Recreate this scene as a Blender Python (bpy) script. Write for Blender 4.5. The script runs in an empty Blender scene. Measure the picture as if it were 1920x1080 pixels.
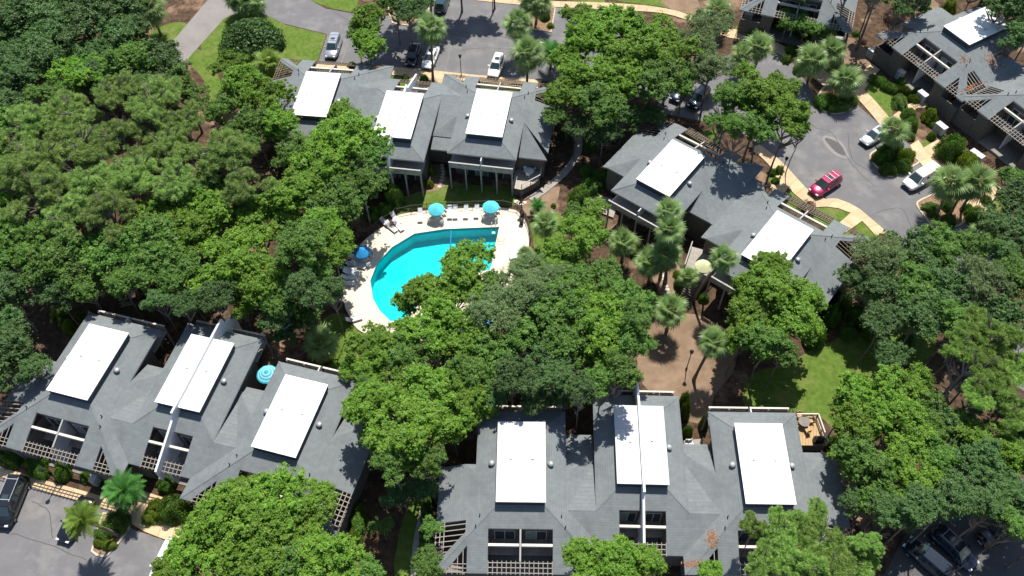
import bpy, bmesh, math, random
import numpy as np
from mathutils import Matrix, Vector
from mathutils.geometry import tessellate_polygon
R = math.radians
scene = bpy.context.scene
COL = scene.collection
random.seed(7)
# ------------------------------------------------------------ camera, sky, sun
FPX, PITCH, ROLL, CAMZ = 1630.05, R(54.53), R(-0.6544), 85.0
cd = bpy.data.cameras.new('camera'); cam = bpy.data.objects.new('camera', cd); COL.objects.link(cam)
cd.sensor_width = 36; cd.lens = FPX/1920*36; cd.clip_start = 1; cd.clip_end = 2000
cam.matrix_world = Matrix.Translation((0, 0, CAMZ)) @ Matrix.Rotation(math.pi/2-PITCH, 4, 'X') @ Matrix.Rotation(ROLL, 4, 'Z')
scene.camera = cam
SUN_EL, SUN_AZ = R(63), R(77)          # azimuth measured from +x towards +y
w = bpy.data.worlds.new('World'); scene.world = w; w.use_nodes = True
nt = w.node_tree; bg = nt.nodes['Background']; sky = nt.nodes.new('ShaderNodeTexSky'); sky.sky_type = 'NISHITA'
sky.sun_disc = False; sky.sun_elevation = SUN_EL; sky.sun_rotation = math.pi/2-SUN_AZ
nt.links.new(sky.outputs[0], bg.inputs[0]); bg.inputs[1].default_value = 0.09
sd = bpy.data.lights.new('sun', 'SUN'); so = bpy.data.objects.new('sun', sd); COL.objects.link(so)
sd.energy = 4.6; sd.angle = R(.53); sd.color = (1, .955, .87)
sv = Vector((math.cos(SUN_EL)*math.cos(SUN_AZ), math.cos(SUN_EL)*math.sin(SUN_AZ), math.sin(SUN_EL)))
so.rotation_euler = sv.to_track_quat('Z', 'Y').to_euler()
scene.view_settings.view_transform = 'Standard'; scene.view_settings.look = 'None'
scene.view_settings.exposure = 0.62; scene.view_settings.gamma = 1

# ------------------------------------------------------------ measuring: a pixel of the 1920x1080 photo -> world point at height z
def at(px, py, z=0.0):
    u, v = px-960, py-540; c, s = math.cos(ROLL), math.sin(ROLL)
    u, v = (c*u+s*v)/FPX, -(-s*u+c*v)/FPX
    d = Vector((u, math.cos(PITCH)+v*math.sin(PITCH), -math.sin(PITCH)+v*math.cos(PITCH)))
    t = (z-CAMZ)/d.z
    return Vector((d.x*t, d.y*t, z))
def ppm(p):      # photo pixels per metre at a world point
    return FPX/(p.y*math.cos(PITCH)+(CAMZ-p.z)*math.sin(PITCH))

# ------------------------------------------------------------ materials
MATS = {}
def mat(name, col, rough=.8, c2=None, scale=4.0, detail=6, bump=0, spec=.3, metal=0, c3=None, scale3=.3, coords='Object', objrand=0, f3=(.45, .62), bscale=None):
    if name in MATS: return MATS[name]
    m = bpy.data.materials.new(name); m.use_nodes = True; n = m.node_tree; b = n.nodes['Principled BSDF']
    b.inputs['Roughness'].default_value = rough; b.inputs['Metallic'].default_value = metal
    b.inputs['Specular IOR Level'].default_value = spec
    b.inputs['Base Color'].default_value = (*col, 1)
    tc = n.nodes.new('ShaderNodeTexCoord').outputs[coords]
    out = None
    def noise(sc, det=detail):
        t = n.nodes.new('ShaderNodeTexNoise'); t.inputs['Scale'].default_value = sc; t.inputs['Detail'].default_value = det
        t.inputs['Roughness'].default_value = .65
        n.links.new(tc, t.inputs['Vector']); return t.outputs['Fac']
    if c2:
        r = n.nodes.new('ShaderNodeValToRGB'); r.color_ramp.elements[0].color = (*col, 1); r.color_ramp.elements[1].color = (*c2, 1)
        r.color_ramp.elements[0].position = .35; r.color_ramp.elements[1].position = .68
        n.links.new(noise(scale), r.inputs[0]); out = r.outputs[0]
    if c3:
        r = n.nodes.new('ShaderNodeValToRGB'); r.color_ramp.elements[0].position = f3[0]; r.color_ramp.elements[1].position = f3[1]
        n.links.new(noise(scale3, 8), r.inputs[0])
        mx = n.nodes.new('ShaderNodeMix'); mx.data_type = 'RGBA'; n.links.new(r.outputs[0], mx.inputs[0])
        if out: n.links.new(out, mx.inputs[6])
        else: mx.inputs[6].default_value = (*col, 1)
        mx.inputs[7].default_value = (*c3, 1); out = mx.outputs[2]
    if objrand:
        oi = n.nodes.new('ShaderNodeObjectInfo'); mr = n.nodes.new('ShaderNodeMapRange')
        mr.inputs[3].default_value = 1-objrand; mr.inputs[4].default_value = 1+objrand; n.links.new(oi.outputs['Random'], mr.inputs[0])
        h = n.nodes.new('ShaderNodeHueSaturation'); n.links.new(mr.outputs[0], h.inputs['Value'])
        mh = n.nodes.new('ShaderNodeMath'); mh.operation = 'MULTIPLY_ADD'; mh.inputs[1].default_value = objrand*.07; mh.inputs[2].default_value = .5-objrand*.035
        n.links.new(oi.outputs['Random'], mh.inputs[0]); n.links.new(mh.outputs[0], h.inputs['Hue'])
        if out: n.links.new(out, h.inputs['Color'])
        else: h.inputs['Color'].default_value = (*col, 1)
        out = h.outputs[0]
    if out: n.links.new(out, b.inputs['Base Color'])
    if bump:
        bn = n.nodes.new('ShaderNodeBump'); bn.inputs['Strength'].default_value = bump; bn.inputs['Distance'].default_value = .05
        n.links.new(noise(bscale or scale*3), bn.inputs['Height']); n.links.new(bn.outputs[0], b.inputs['Normal'])
    MATS[name] = m; return m
def leafmat(name, a, b_, trans=.3, rnd=.2, sc=1.2, rough=.5, spec=.32):
    m = mat(name, a, rough, b_, scale=sc, detail=3, spec=spec, objrand=rnd)
    n = m.node_tree; p = n.nodes['Principled BSDF']; o = n.nodes['Material Output']
    src = p.inputs['Base Color'].links[0].from_socket
    g = n.nodes.new('ShaderNodeHueSaturation'); g.inputs['Saturation'].default_value = 1.15; g.inputs['Value'].default_value = 1.7
    g.inputs['Value'].default_value = 1.5; n.links.new(src, g.inputs['Color'])
    t = n.nodes.new('ShaderNodeBsdfTranslucent'); n.links.new(g.outputs[0], t.inputs[0])
    mx = n.nodes.new('ShaderNodeMixShader'); mx.inputs[0].default_value = trans
    n.links.new(p.outputs[0], mx.inputs[1]); n.links.new(t.outputs[0], mx.inputs[2]); n.links.new(mx.outputs[0], o.inputs[0])
    return m
def shingle(name, a, b_):
    m = mat(name, a, .95, b_, scale=2.2, detail=10, c3=tuple(x*.8 for x in a), scale3=.45, f3=(.48, .78), bump=.5, bscale=14, spec=.1)
    n = m.node_tree; p = n.nodes['Principled BSDF']; src = p.inputs['Base Color'].links[0].from_socket
    tc = n.nodes.new('ShaderNodeTexCoord'); sp = n.nodes.new('ShaderNodeSeparateXYZ'); n.links.new(tc.outputs['Object'], sp.inputs[0])
    ml = n.nodes.new('ShaderNodeMath'); ml.operation = 'MULTIPLY'; ml.inputs[1].default_value = 1/.085; n.links.new(sp.outputs['Z'], ml.inputs[0])
    fr = n.nodes.new('ShaderNodeMath'); fr.operation = 'FRACT'; n.links.new(ml.outputs[0], fr.inputs[0])
    lt = n.nodes.new('ShaderNodeMath'); lt.operation = 'LESS_THAN'; lt.inputs[1].default_value = .22; n.links.new(fr.outputs[0], lt.inputs[0])
    # each course also gets its own tone
    fl = n.nodes.new('ShaderNodeMath'); fl.operation = 'FLOOR'; n.links.new(ml.outputs[0], fl.inputs[0])
    wn = n.nodes.new('ShaderNodeTexWhiteNoise'); wn.noise_dimensions = '1D'; n.links.new(fl.outputs[0], wn.inputs['W'])
    mr = n.nodes.new('ShaderNodeMapRange'); mr.inputs[3].default_value = .975; mr.inputs[4].default_value = 1.025; n.links.new(wn.outputs['Value'], mr.inputs[0])
    mq = n.nodes.new('ShaderNodeMath'); mq.operation = 'MULTIPLY_ADD'; mq.inputs[1].default_value = -.11; n.links.new(lt.outputs[0], mq.inputs[0]); n.links.new(mr.outputs[0], mq.inputs[2])
    h = n.nodes.new('ShaderNodeHueSaturation'); n.links.new(mq.outputs[0], h.inputs['Value']); n.links.new(src, h.inputs['Color']); n.links.new(h.outputs[0], p.inputs['Base Color'])
    return m

M_ground = mat('pine_straw_ground', (.04, .026, .017), .95, (.125, .08, .052), scale=1.4, detail=12, c3=(.24, .155, .105), scale3=.16, f3=(.55, .64), bump=.9, bscale=6, spec=.1)
M_bark = mat('sandy_mulch', (.17, .105, .065), .95, (.30, .20, .13), scale=3, detail=10, bump=.7, spec=.1)
M_sand = mat('bare_sandy_soil', (.165, .112, .075), .95, (.27, .19, .13), scale=.45, detail=12, bump=.5, bscale=8, spec=.1)
M_grass = mat('lawn_grass', (.065, .115, .018), .9, (.125, .19, .034), scale=1.6, detail=12, c3=(.19, .19, .065), scale3=.3, f3=(.5, .72), bump=1, bscale=22, spec=.1)
M_asph = mat('asphalt', (.135, .132, .138), .9, (.165, .16, .165), scale=.5, detail=12, c3=(.20, .195, .19), scale3=.25, f3=(.5, .68), bump=.3, bscale=30, spec=.2)
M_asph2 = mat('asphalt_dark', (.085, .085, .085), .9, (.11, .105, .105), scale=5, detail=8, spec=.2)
M_road = mat('worn_road_asphalt', (.2, .187, .18), .9, (.25, .23, .215), scale=.4, detail=12, bump=.3, bscale=30, spec=.2)
M_walk = mat('tan_concrete', (.47, .34, .20), .9, (.58, .44, .29), scale=.9, detail=10, objrand=.07, bump=.2, bscale=20, spec=.15)
M_walk2 = mat('grey_concrete', (.27, .245, .215), .9, (.35, .32, .28), scale=2, detail=8, objrand=.06, bump=.2, spec=.15)
M_joint = mat('joint_sand', (.2, .15, .1), .95)
M_kerb = mat('kerb_concrete', (.42, .36, .28), .9, (.52, .46, .37), scale=3, spec=.2)
M_deck = mat('pool_deck_concrete', (.6, .52, .41), .85, (.70, .62, .50), scale=.7, detail=10, bump=.15, bscale=20, spec=.2)
M_roof = shingle('grey_shingle', (.155, .172, .178), (.19, .208, .214))
M_white = mat('white_roof_coating', (.80, .80, .79), .6, (.72, .72, .71), scale=.8, detail=10, spec=.3, c3=(.60, .59, .56), scale3=.5, f3=(.66, .80))
M_whited = mat('stained_white_roof_coating', (.78, .77, .75), .6, (.66, .65, .63), scale=.9, detail=10, c3=(.40, .35, .29), scale3=.27, f3=(.60, .72), spec=.3)
M_boxwall = mat('shadowed_roof_curb', (.035, .048, .066), .6, (.05, .062, .08), scale=3)  # curb wall painted navy: the shadow below the slab is in its colour
M_fascia = mat('grey_fascia_paint', (.36, .35, .335), .7)
M_wall = mat('shade_toned_wood_siding', (.11, .098, .086), .85, (.16, .145, .128), scale=3, spec=.2)  # siding darkened in its base colour for the shade under the eaves
M_panel = mat('grey_beige_panel', (.27, .255, .235), .85, (.34, .32, .30), scale=3, spec=.2)
M_walld = mat('dark_wood_siding', (.10, .088, .08), .85, (.15, .13, .115), scale=3, spec=.2)
M_lite = mat('pale_grey_paint', (.45, .46, .48), .7, (.54, .55, .56), scale=2)
M_cream = mat('cream_beam_paint', (.58, .52, .44), .7, (.66, .6, .52), scale=4)
M_fin = mat('white_stucco', (.72, .73, .75), .7, (.66, .67, .69), scale=2)
M_slat = mat('weathered_trellis_wood', (.24, .215, .185), .8, (.34, .305, .265), scale=5)
M_slatd = mat('brown_shaded_trellis_wood', (.13, .10, .075), .8, (.2, .16, .12), scale=5)  # brown slat wood; on rows seen from behind their shade is in the colour
M_glass = mat('window_glass', (.03, .05, .055), .06, spec=.8)
M_glass2 = mat('window_with_pale_blind', (.2, .3, .31), .12, (.3, .4, .4), scale=2, spec=.7)
M_patio = mat('patio_floor', (.18, .165, .15), .9, (.25, .23, .21), scale=2)
M_wood = mat('new_deck_wood', (.38, .25, .12), .75, (.48, .34, .18), scale=3)
M_deckgrey = mat('grey_deck_boards', (.33, .29, .25), .8, (.42, .38, .33), scale=3, objrand=.1)
M_vent = mat('galvanised_vent', (.45, .46, .47), .45, metal=.5)
M_black = mat('black_metal', (.015, .015, .016), .5)
M_trunk = mat('tree_bark', (.10, .08, .065), .95, (.30, .26, .22), scale=6, bump=.6)
M_ptrunk = mat('palm_bark', (.13, .10, .075), .95, (.25, .20, .155), scale=8, bump=.6)
L_bright = leafmat('bright_green_leaves', (.085, .19, .018), (.24, .39, .05), 0.4, sc=6)
L_mid = leafmat('mid_green_leaves', (.065, .155, .024), (.18, .31, .06), 0.37, sc=6)
L_oak = leafmat('dark_oak_leaves', (.045, .11, .028), (.13, .225, .065), 0.28, sc=6)
L_grey = leafmat('grey_green_leaves', (.10, .17, .055), (.21, .29, .12), 0.32, sc=6)
L_pine = leafmat('pine_needles', (.14, .23, .07), (.38, .49, .17), 0.42, sc=5.0)
L_pine2 = leafmat('fresh_pine_needles', (.15, .27, .065), (.37, .50, .15), 0.42, sc=5.0)
L_palm = leafmat('palm_leaves', (.10, .19, .04), (.25, .34, .13), 0.25, rnd=.15, rough=.4)
L_palmy = leafmat('yellow_palm_leaves', (.12, .20, .03), (.22, .31, .06), 0.25, rnd=.1, rough=.4)
L_cycad = leafmat('blue_green_fronds', (.05, .17, .03), (.12, .29, .07), 0.25, rnd=.1, rough=.4)
L_shrub = leafmat('shrub_leaves', (.055, .13, .016), (.13, .23, .03), 0.2)
L_shruby = leafmat('yellow_green_shrub_leaves', (.11, .17, .012), (.19, .26, .025), .2)
L_red = leafmat('reddish_shrub_leaves', (.10, .05, .04), (.18, .10, .07), .15)
M_litter = mat('orange_pine_litter', (.26, .12, .06), .95, (.36, .18, .09), scale=5)
M_teal = mat('turquoise_canvas', (.07, .50, .60), .75, (.12, .60, .68), scale=3)
M_blue = mat('blue_canvas', (.02, .22, .50), .75)
M_yell = mat('pale_yellow_canvas', (.55, .57, .33), .75)
M_dteal = mat('dark_teal_canvas', (.03, .22, .30), .75)
M_sling = mat('white_sling_fabric', (.66, .68, .70), .7)
M_plastic = mat('white_plastic', (.75, .75, .74), .5)
M_tyre = mat('tyre_rubber', (.012, .012, .012), .9)
M_rim = mat('alloy_rim', (.45, .45, .46), .35, metal=.8)
M_head = mat('headlamp_lens', (.6, .62, .65), .1, spec=.8)
M_tail = mat('red_lamp_lens', (.35, .01, .01), .2, spec=.6)
M_brown = mat('brown_metal', (.06, .045, .035), .6)
M_stone = mat('pale_stepping_stone', (.52, .47, .40), .85, objrand=.1)
def water():
    m = mat('pool_water', (.0, .50, .50), .06, spec=.5); n = m.node_tree; b = n.nodes['Principled BSDF']
    tc = n.nodes.new('ShaderNodeTexCoord'); no = n.nodes.new('ShaderNodeTexNoise'); no.inputs['Scale'].default_value = 1.6; no.inputs['Detail'].default_value = 3
    n.links.new(tc.outputs['Object'], no.inputs[0]); bn = n.nodes.new('ShaderNodeBump'); bn.inputs['Strength'].default_value = .12; bn.inputs['Distance'].default_value = .05
    n.links.new(no.outputs[0], bn.inputs['Height']); n.links.new(bn.outputs[0], b.inputs['Normal'])
    b.inputs['Transmission Weight'].default_value = 1; b.inputs['IOR'].default_value = 1.33; b.inputs['Base Color'].default_value = (.55, .97, .97, 1)
    b.inputs['Roughness'].default_value = .02
    # clear water: let sun through with a tint instead of relying on caustics
    o = n.nodes['Material Output']; tr = n.nodes.new('ShaderNodeBsdfTransparent'); tr.inputs[0].default_value = (.45, .96, .97, 1)
    gl = n.nodes.new('ShaderNodeBsdfGlossy'); gl.inputs['Roughness'].default_value = .03; n.links.new(bn.outputs[0], gl.inputs['Normal'])
    fz = n.nodes.new('ShaderNodeFresnel'); fz.inputs[0].default_value = 1.33; n.links.new(bn.outputs[0], fz.inputs['Normal'])
    mx = n.nodes.new('ShaderNodeMixShader'); n.links.new(fz.outputs[0], mx.inputs[0]); n.links.new(tr.outputs[0], mx.inputs[1]); n.links.new(gl.outputs[0], mx.inputs[2])
    n.links.new(mx.outputs[0], o.inputs[0]); return m
M_water = water()
M_poolfloor = mat('pool_plaster', (.02, .50, .53), .7, (.03, .58, .60), scale=.5, detail=6)
M_tile = mat('pool_tile', (.02, .28, .36), .4)

M_white2 = mat('greyish_white_roof_coating', (.50, .51, .515), .6, (.57, .575, .58), scale=.7, detail=10, c3=(.44, .44, .43), scale3=.35, f3=(.6, .75))
M_seam = mat('roof_seam_grey', (.42, .42, .43), .7)
# ------------------------------------------------------------ helpers
class MB:
    def __init__(s): s.v = []; s.f = []; s.m = []
    def face(s, pts, mi=0):
        i = len(s.v); s.v += [tuple(p) for p in pts]; s.f.append(tuple(range(i, i+len(pts)))); s.m.append(mi)
    def box(s, x0, x1, y0, y1, z0, z1, mi=0):
        i = len(s.v)
        s.v += [(x0,y0,z0),(x1,y0,z0),(x1,y1,z0),(x0,y1,z0),(x0,y0,z1),(x1,y0,z1),(x1,y1,z1),(x0,y1,z1)]
        for q in ((0,3,2,1),(4,5,6,7),(0,1,5,4),(1,2,6,5),(2,3,7,6),(3,0,4,7)): s.f.append(tuple(i+k for k in q)); s.m.append(mi)
        return s
    def prism(s, poly, ztop, th, mt=0, ms=0, bottom=True):      # poly: plan points (ccw), ztop: function or number
        zf = ztop if callable(ztop) else (lambda x, y: ztop)
        n = len(poly); i = len(s.v)
        s.v += [(p[0], p[1], zf(p[0], p[1])) for p in poly]+[(p[0], p[1], (zf(p[0], p[1])-th)) for p in poly]
        s.f.append(tuple(i+k for k in range(n))); s.m.append(mt)
        if bottom: s.f.append(tuple(i+n+k for k in reversed(range(n)))); s.m.append(ms)
        for k in range(n):
            s.f.append((i+k, i+n+k, i+n+(k+1) % n, i+(k+1) % n)); s.m.append(ms)
        return s
    def beam(s, a, b, wd, ht, mi=0):       # square bar between two points, its top centred on the line
        a, b = Vector(a), Vector(b); d = (b-a).normalized(); side = d.cross(Vector((0, 0, 1)))
        if side.length < 1e-4: side = Vector((1, 0, 0))
        side = side.normalized()*wd/2; up = side.cross(d).normalized()*ht
        i = len(s.v)
        for p in (a, b): s.v += [tuple(p-side-up), tuple(p+side-up), tuple(p+side), tuple(p-side)]
        for q in ((0,1,2,3),(7,6,5,4),(0,4,5,1),(1,5,6,2),(2,6,7,3),(3,7,4,0)): s.f.append(tuple(i+k for k in q)); s.m.append(mi)
        return s
    def tube(s, pts, rad, n=8, mi=0, cap=True):
        rings = []
        for k, p in enumerate(pts):
            p = Vector(p); d = (Vector(pts[min(k+1, len(pts)-1)])-Vector(pts[max(k-1, 0)])).normalized()
            a = d.cross(Vector((0, 1, 0)) if abs(d.y) < .9 else Vector((1, 0, 0))).normalized(); b = d.cross(a); r = rad[k] if isinstance(rad, (list, tuple)) else rad
            rings.append(len(s.v)); s.v += [tuple(p+a*r*math.cos(2*math.pi*j/n)+b*r*math.sin(2*math.pi*j/n)) for j in range(n)]
        for a, b in zip(rings, rings[1:]):
            for j in range(n): s.f.append((a+j, a+(j+1) % n, b+(j+1) % n, b+j)); s.m.append(mi)
        if cap: s.f.append(tuple(rings[-1]+j for j in range(n))); s.m.append(mi); s.f.append(tuple(rings[0]+j for j in reversed(range(n)))); s.m.append(mi)
        return s
    def lathe(s, prof, n=16, mi=0, c=(0, 0)):
        i = len(s.v)
        for r, z in prof: s.v += [(c[0]+r*math.cos(2*math.pi*j/n), c[1]+r*math.sin(2*math.pi*j/n), z) for j in range(n)]
        for a in range(len(prof)-1):
            for j in range(n): s.f.append((i+a*n+j, i+a*n+(j+1) % n, i+(a+1)*n+(j+1) % n, i+(a+1)*n+j)); s.m.append(mi)
        return s
    def mesh(s, name, mats):
        me = bpy.data.meshes.new(name); me.from_pydata(s.v, [], s.f)
        for m in (mats if isinstance(mats, (list, tuple)) else [mats]): me.materials.append(m)
        me.polygons.foreach_set('material_index', s.m); me.update(); return me
    def obj(s, name, mats, parent=None, smooth=False):
        return link(name, s.mesh(name, mats), parent, smooth=smooth)
def link(name, me, parent=None, loc=None, rot=None, scale=None, smooth=False):
    o = bpy.data.objects.new(name, me); COL.objects.link(o)
    if parent: o.parent = parent
    if loc is not None: o.location = loc
    if rot is not None: o.rotation_euler = rot
    if scale is not None: o.scale = scale
    if smooth and me: me.polygons.foreach_set('use_smooth', [True]*len(me.polygons))
    return o
def tag(o, label=None, cat=None, group=None, kind=None):
    if label: o['label'] = label
    if cat: o['category'] = cat
    if group: o['group'] = group
    if kind: o['kind'] = kind
    return o
def thing(name, label, cat, loc=(0, 0, 0), rz=0, group=None):
    o = link(name, None, None, loc, (0, 0, rz)); o.empty_display_size = .5
    return tag(o, label, cat, group)
def smoothpoly(pts, n=4, closed=True):
    out = []; N = len(pts); P = [Vector((p[0], p[1])) for p in pts]
    rng = range(N) if closed else range(N-1)
    for i in rng:
        if closed: a, b, c, d = P[i-1], P[i], P[(i+1) % N], P[(i+2) % N]
        else: a, b, c, d = P[max(i-1, 0)], P[i], P[i+1], P[min(i+2, N-1)]
        for k in range(n):
            t = k/n; out.append(.5*((2*b)+(c-a)*t+(2*a-5*b+4*c-d)*t*t+(3*b-a-3*c+d)*t**3))
    if not closed: out.append(P[-1])
    return [(p.x, p.y) for p in out]
def ccw(P):
    a = sum(P[i][0]*P[(i+1) % len(P)][1]-P[(i+1) % len(P)][0]*P[i][1] for i in range(len(P)))
    return P if a > 0 else P[::-1]
def sheet(name, px, z, m, sm=0, kind='structure', top=None):
    pts = smoothpoly(px, sm) if sm else px
    P = ccw([tuple(at(x, y, z)[:2]) for x, y in pts])
    mb = MB(); tris = tessellate_polygon([[Vector((x, y, 0)) for x, y in P]])
    mb.v = [(x, y, z) for x, y in P]
    for t in tris:
        a, b, c = [P[i] for i in t]
        if (b[0]-a[0])*(c[1]-a[1])-(b[1]-a[1])*(c[0]-a[0]) < 0: t = t[::-1]
        mb.f.append(tuple(t)); mb.m.append(0)
    if top:       # raised: skirt
        n = len(P); mb.v += [(x, y, z-top) for x, y in P]
        for i in range(n): mb.f.append((i, n+i, n+(i+1) % n, (i+1) % n)); mb.m.append(0)
    o = mb.obj(name, m); o['kind'] = kind; return o
def offset_ring(P, d):
    n = len(P); out = []
    for i in range(n):
        a, b, c = Vector(P[i-1]), Vector(P[i]), Vector(P[(i+1) % n])
        n1 = (b-a).normalized(); n2 = (c-b).normalized(); nn = Vector((n1.y+n2.y, -(n1.x+n2.x)))
        if nn.length < 1e-4: nn = Vector((n1.y, -n1.x))
        out.append(tuple(b+nn.normalized()*d))
    return out
def island(name, px, m, sm=0, h=.14):
    pts = smoothpoly(px, sm) if sm else px
    P = ccw([tuple(at(x, y, h)[:2]) for x, y in pts]); I = offset_ring(P, -.22)
    mb = MB(); n = len(P); z = h
    mb.v = [(x, y, z) for x, y in P]+[(x, y, z) for x, y in I]+[(x, y, -.02) for x, y in P]
    for i in range(n):
        j = (i+1) % n
        mb.f.append((i, j, n+j, n+i)); mb.m.append(0); mb.f.append((i, 2*n+i, 2*n+j, j)); mb.m.append(0)
    k = mb.obj(name+'_kerb', M_kerb); k['kind'] = 'structure'
    b = MB(); tris = tessellate_polygon([[Vector((x, y, 0)) for x, y in I]]); b.v = [(x, y, z-.03) for x, y in I]
    for t in tris:
        a, q, c = [I[i] for i in t]
        if (q[0]-a[0])*(c[1]-a[1])-(q[1]-a[1])*(c[0]-a[0]) < 0: t = t[::-1]
        b.f.append(tuple(t)); b.m.append(0)
    o = b.obj(name, m); o['kind'] = 'structure'
def resample(P, n):
    P = [Vector(p) for p in P]; L = [0]
    for a, b in zip(P, P[1:]): L.append(L[-1]+(b-a).length)
    out = []
    for k in range(n+1):
        t = L[-1]*k/n
        for i in range(len(P)-1):
            if t <= L[i+1]+1e-6:
                f = (t-L[i])/max(L[i+1]-L[i], 1e-6); out.append(P[i].lerp(P[i+1], f)); break
    return out
def walk(name, A, B, step=1.5, m=None, h=.1):
    m = m or M_walk
    a = [Vector(at(x, y, h)[:2]) for x, y in smoothpoly(A, 4, False)]; b = [Vector(at(x, y, h)[:2]) for x, y in smoothpoly(B, 4, False)]
    ln = sum((q-p).length for p, q in zip(a, a[1:])); n = max(2, int(ln/step))
    a = resample(a, n); b = resample(b, n)
    base = MB()
    for i in range(n): base.prism(ccw([tuple(a[i]), tuple(a[i+1]), tuple(b[i+1]), tuple(b[i])]), h-.02, h, bottom=False)
    o = base.obj(name, M_joint); o['kind'] = 'structure'
    for i in range(n):
        g = .018; t = g/max((a[i+1]-a[i]).length, .1)
        q = [a[i].lerp(a[i+1], t), a[i].lerp(a[i+1], 1-t), b[i].lerp(b[i+1], 1-t), b[i].lerp(b[i+1], t)]
        dz = random.uniform(-.004, .004)
        MB().prism(ccw([tuple(p) for p in q]), h+dz, .05, bottom=False).obj('paving_slab', m, o)
    return o

# ------------------------------------------------------------ ground
g = MB(); N = 44
def gz(x, y): return 0
xs = [-420+840*i/N for i in range(N+1)]; ys = [-250+800*i/N for i in range(N+1)]
g.v = [(x, y, 0) for y in ys for x in xs]
# pool pit cut later: ground leaves out nothing; the pool sits in a raised deck
for j in range(N):
    for i in range(N): a = j*(N+1)+i; g.f.append((a, a+1, a+N+2, a+N+1)); g.m.append(0)
tag(g.obj('ground', M_ground), kind='structure')
for i, (P, sm) in enumerate([
    ([(530,45),(612,65),(594,117),(520,132),(515,90)], 0), ([(560,-8),(675,-8),(665,24),(625,16),(590,4)], 0),
    ([(282,62),(325,42),(352,48),(321,82),(305,90)], 3), ([(350,112),(372,92),(398,118),(412,150),(428,190),(430,215),(396,200),(382,150)], 3),
    ([(376,88),(395,60),(424,32),(470,16),(532,44),(530,125),(410,130)], 3),
    ([(745,404),(750,370),(800,356),(850,345),(960,350),(968,384),(930,388),(850,386),(790,390)], 0),
    ([(996,395),(1045,398),(1062,450),(1052,490),(1010,486),(998,440)], 3),
    ([(1405,705),(1480,680),(1560,640),(1600,690),(1590,770),(1600,820),(1650,870),(1600,890),(1560,800),(1500,772),(1400,768)], 3),
    ([(606,598),(650,590),(690,640),(670,690),(600,690),(588,650)], 3),
    ([(1633,157),(1615,176),(1664,224),(1676,193),(1670,174)], 2), ([(1378,52),(1393,47),(1408,54),(1410,66),(1394,74),(1380,68)], 3),
    ([(1270,250),(1342,244),(1350,268),(1308,276)], 0), ([(1491,347),(1507,362),(1514,376),(1500,387),(1470,371)], 3),
    ([(1530,380),(1561,386),(1597,399),(1580,422),(1536,402)], 3), ([(1460,368),(1600,440),(1590,452),(1450,378)], 0),
    ([(1603,430),(1620,413),(1650,444),(1630,456)], 2), ([(1438,335),(1466,328),(1459,356),(1442,352)], 2),
    ([(600,130),(1008,165),(1000,190),(600,165)], 0), ([(1140,-10),(1300,-10),(1306,30),(1240,12),(1160,2)], 0),
    ([(760,960),(800,940),(812,1090),(740,1090)], 3), ([(1060,-12),(1130,-12),(1135,6),(1060,0)], 0),
    ([(1690,350),(1720,345),(1712,372),(1698,378)], 2), ([(1842,392),(1885,362),(1900,385),(1862,412)], 0), ([(1725,270),(1740,262),(1748,268),(1733,276)], 0),
    ([(1500,95),(1545,92),(1570,140),(1540,150),(1512,128)], 2), ([(1380,80),(1440,88),(1480,112),(1400,100)], 2),
    ([(1680,560),(1760,570),(1740,680),(1670,660)], 3), ([(1560,640),(1640,640),(1650,760),(1590,760)], 3)]):
    sheet('lawn', P, .002+.0004*i, M_grass, sm)
sheet('road', [(398,-10),(318,84),(295,112),(330,135),(420,35),(470,12),(530,-10)], .020, M_road)
sheet('parking_lot', [(470,-14),(560,-12),(610,16),(664,26),(735,30),(800,8),(820,-14),(895,-14),(970,6),(1140,20),(1240,60),(1230,180),(1016,151),(900,142),(770,128),(596,118),(614,64),(532,44),(470,15)], .024, M_asph)
sheet('parking_lot', [(1300,120),(1420,90),(1480,110),(1530,180),(1600,190),(1655,238),(1668,244),(1706,271),(1735,312),(1765,345),(1770,352),(1900,470),(1720,560),(1690,450),(1659,432),(1634,410),(1607,388),(1570,373),(1543,373),(1523,363),(1500,340),(1470,307),(1440,284),(1380,240),(1230,210),(1240,170)], .024, M_asph)
sheet('pale_asphalt_edge', [(1541,262),(1551,254),(1578,266),(1592,294),(1582,297),(1560,286)], .027, M_road, 3)
sheet('asphalt_patch', [(1547,262),(1553,259),(1575,270),(1586,290),(1580,291),(1566,284)], .030, M_asph2, 3)
sheet('parking_lot', [(-30,889),(55,911),(200,956),(250,993),(314,1015),(360,1032),(370,1100),(-60,1100)], .024, M_asph)
sheet('parking_lot', [(1700,1000),(1800,950),(1900,900),(2000,880),(2000,1110),(1640,1110)], .024, M_asph2)  # darker asphalt than the other lots, tree shade put into the colour
sheet('parking_lot', [(1890,640),(1960,640),(1960,760),(1900,720)], .024, M_asph)
def crack(pts, m, wd=.05, z=.0285):
    P = [Vector(at(x, y, z)[:2]) for x, y in smoothpoly(pts, 5, False)]; P = [p+Vector((random.uniform(-.08, .08), random.uniform(-.08, .08))) for p in P]; mb = MB()
    for a, b in zip(P, P[1:]):
        d = (b-a).normalized(); n_ = Vector((-d.y, d.x))*wd; mb.face([(*(a-n_), z), (*(b-n_), z), (*(b+n_), z), (*(a+n_), z)])
    mb.obj('asphalt_seam', m)['kind'] = 'structure'
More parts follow.
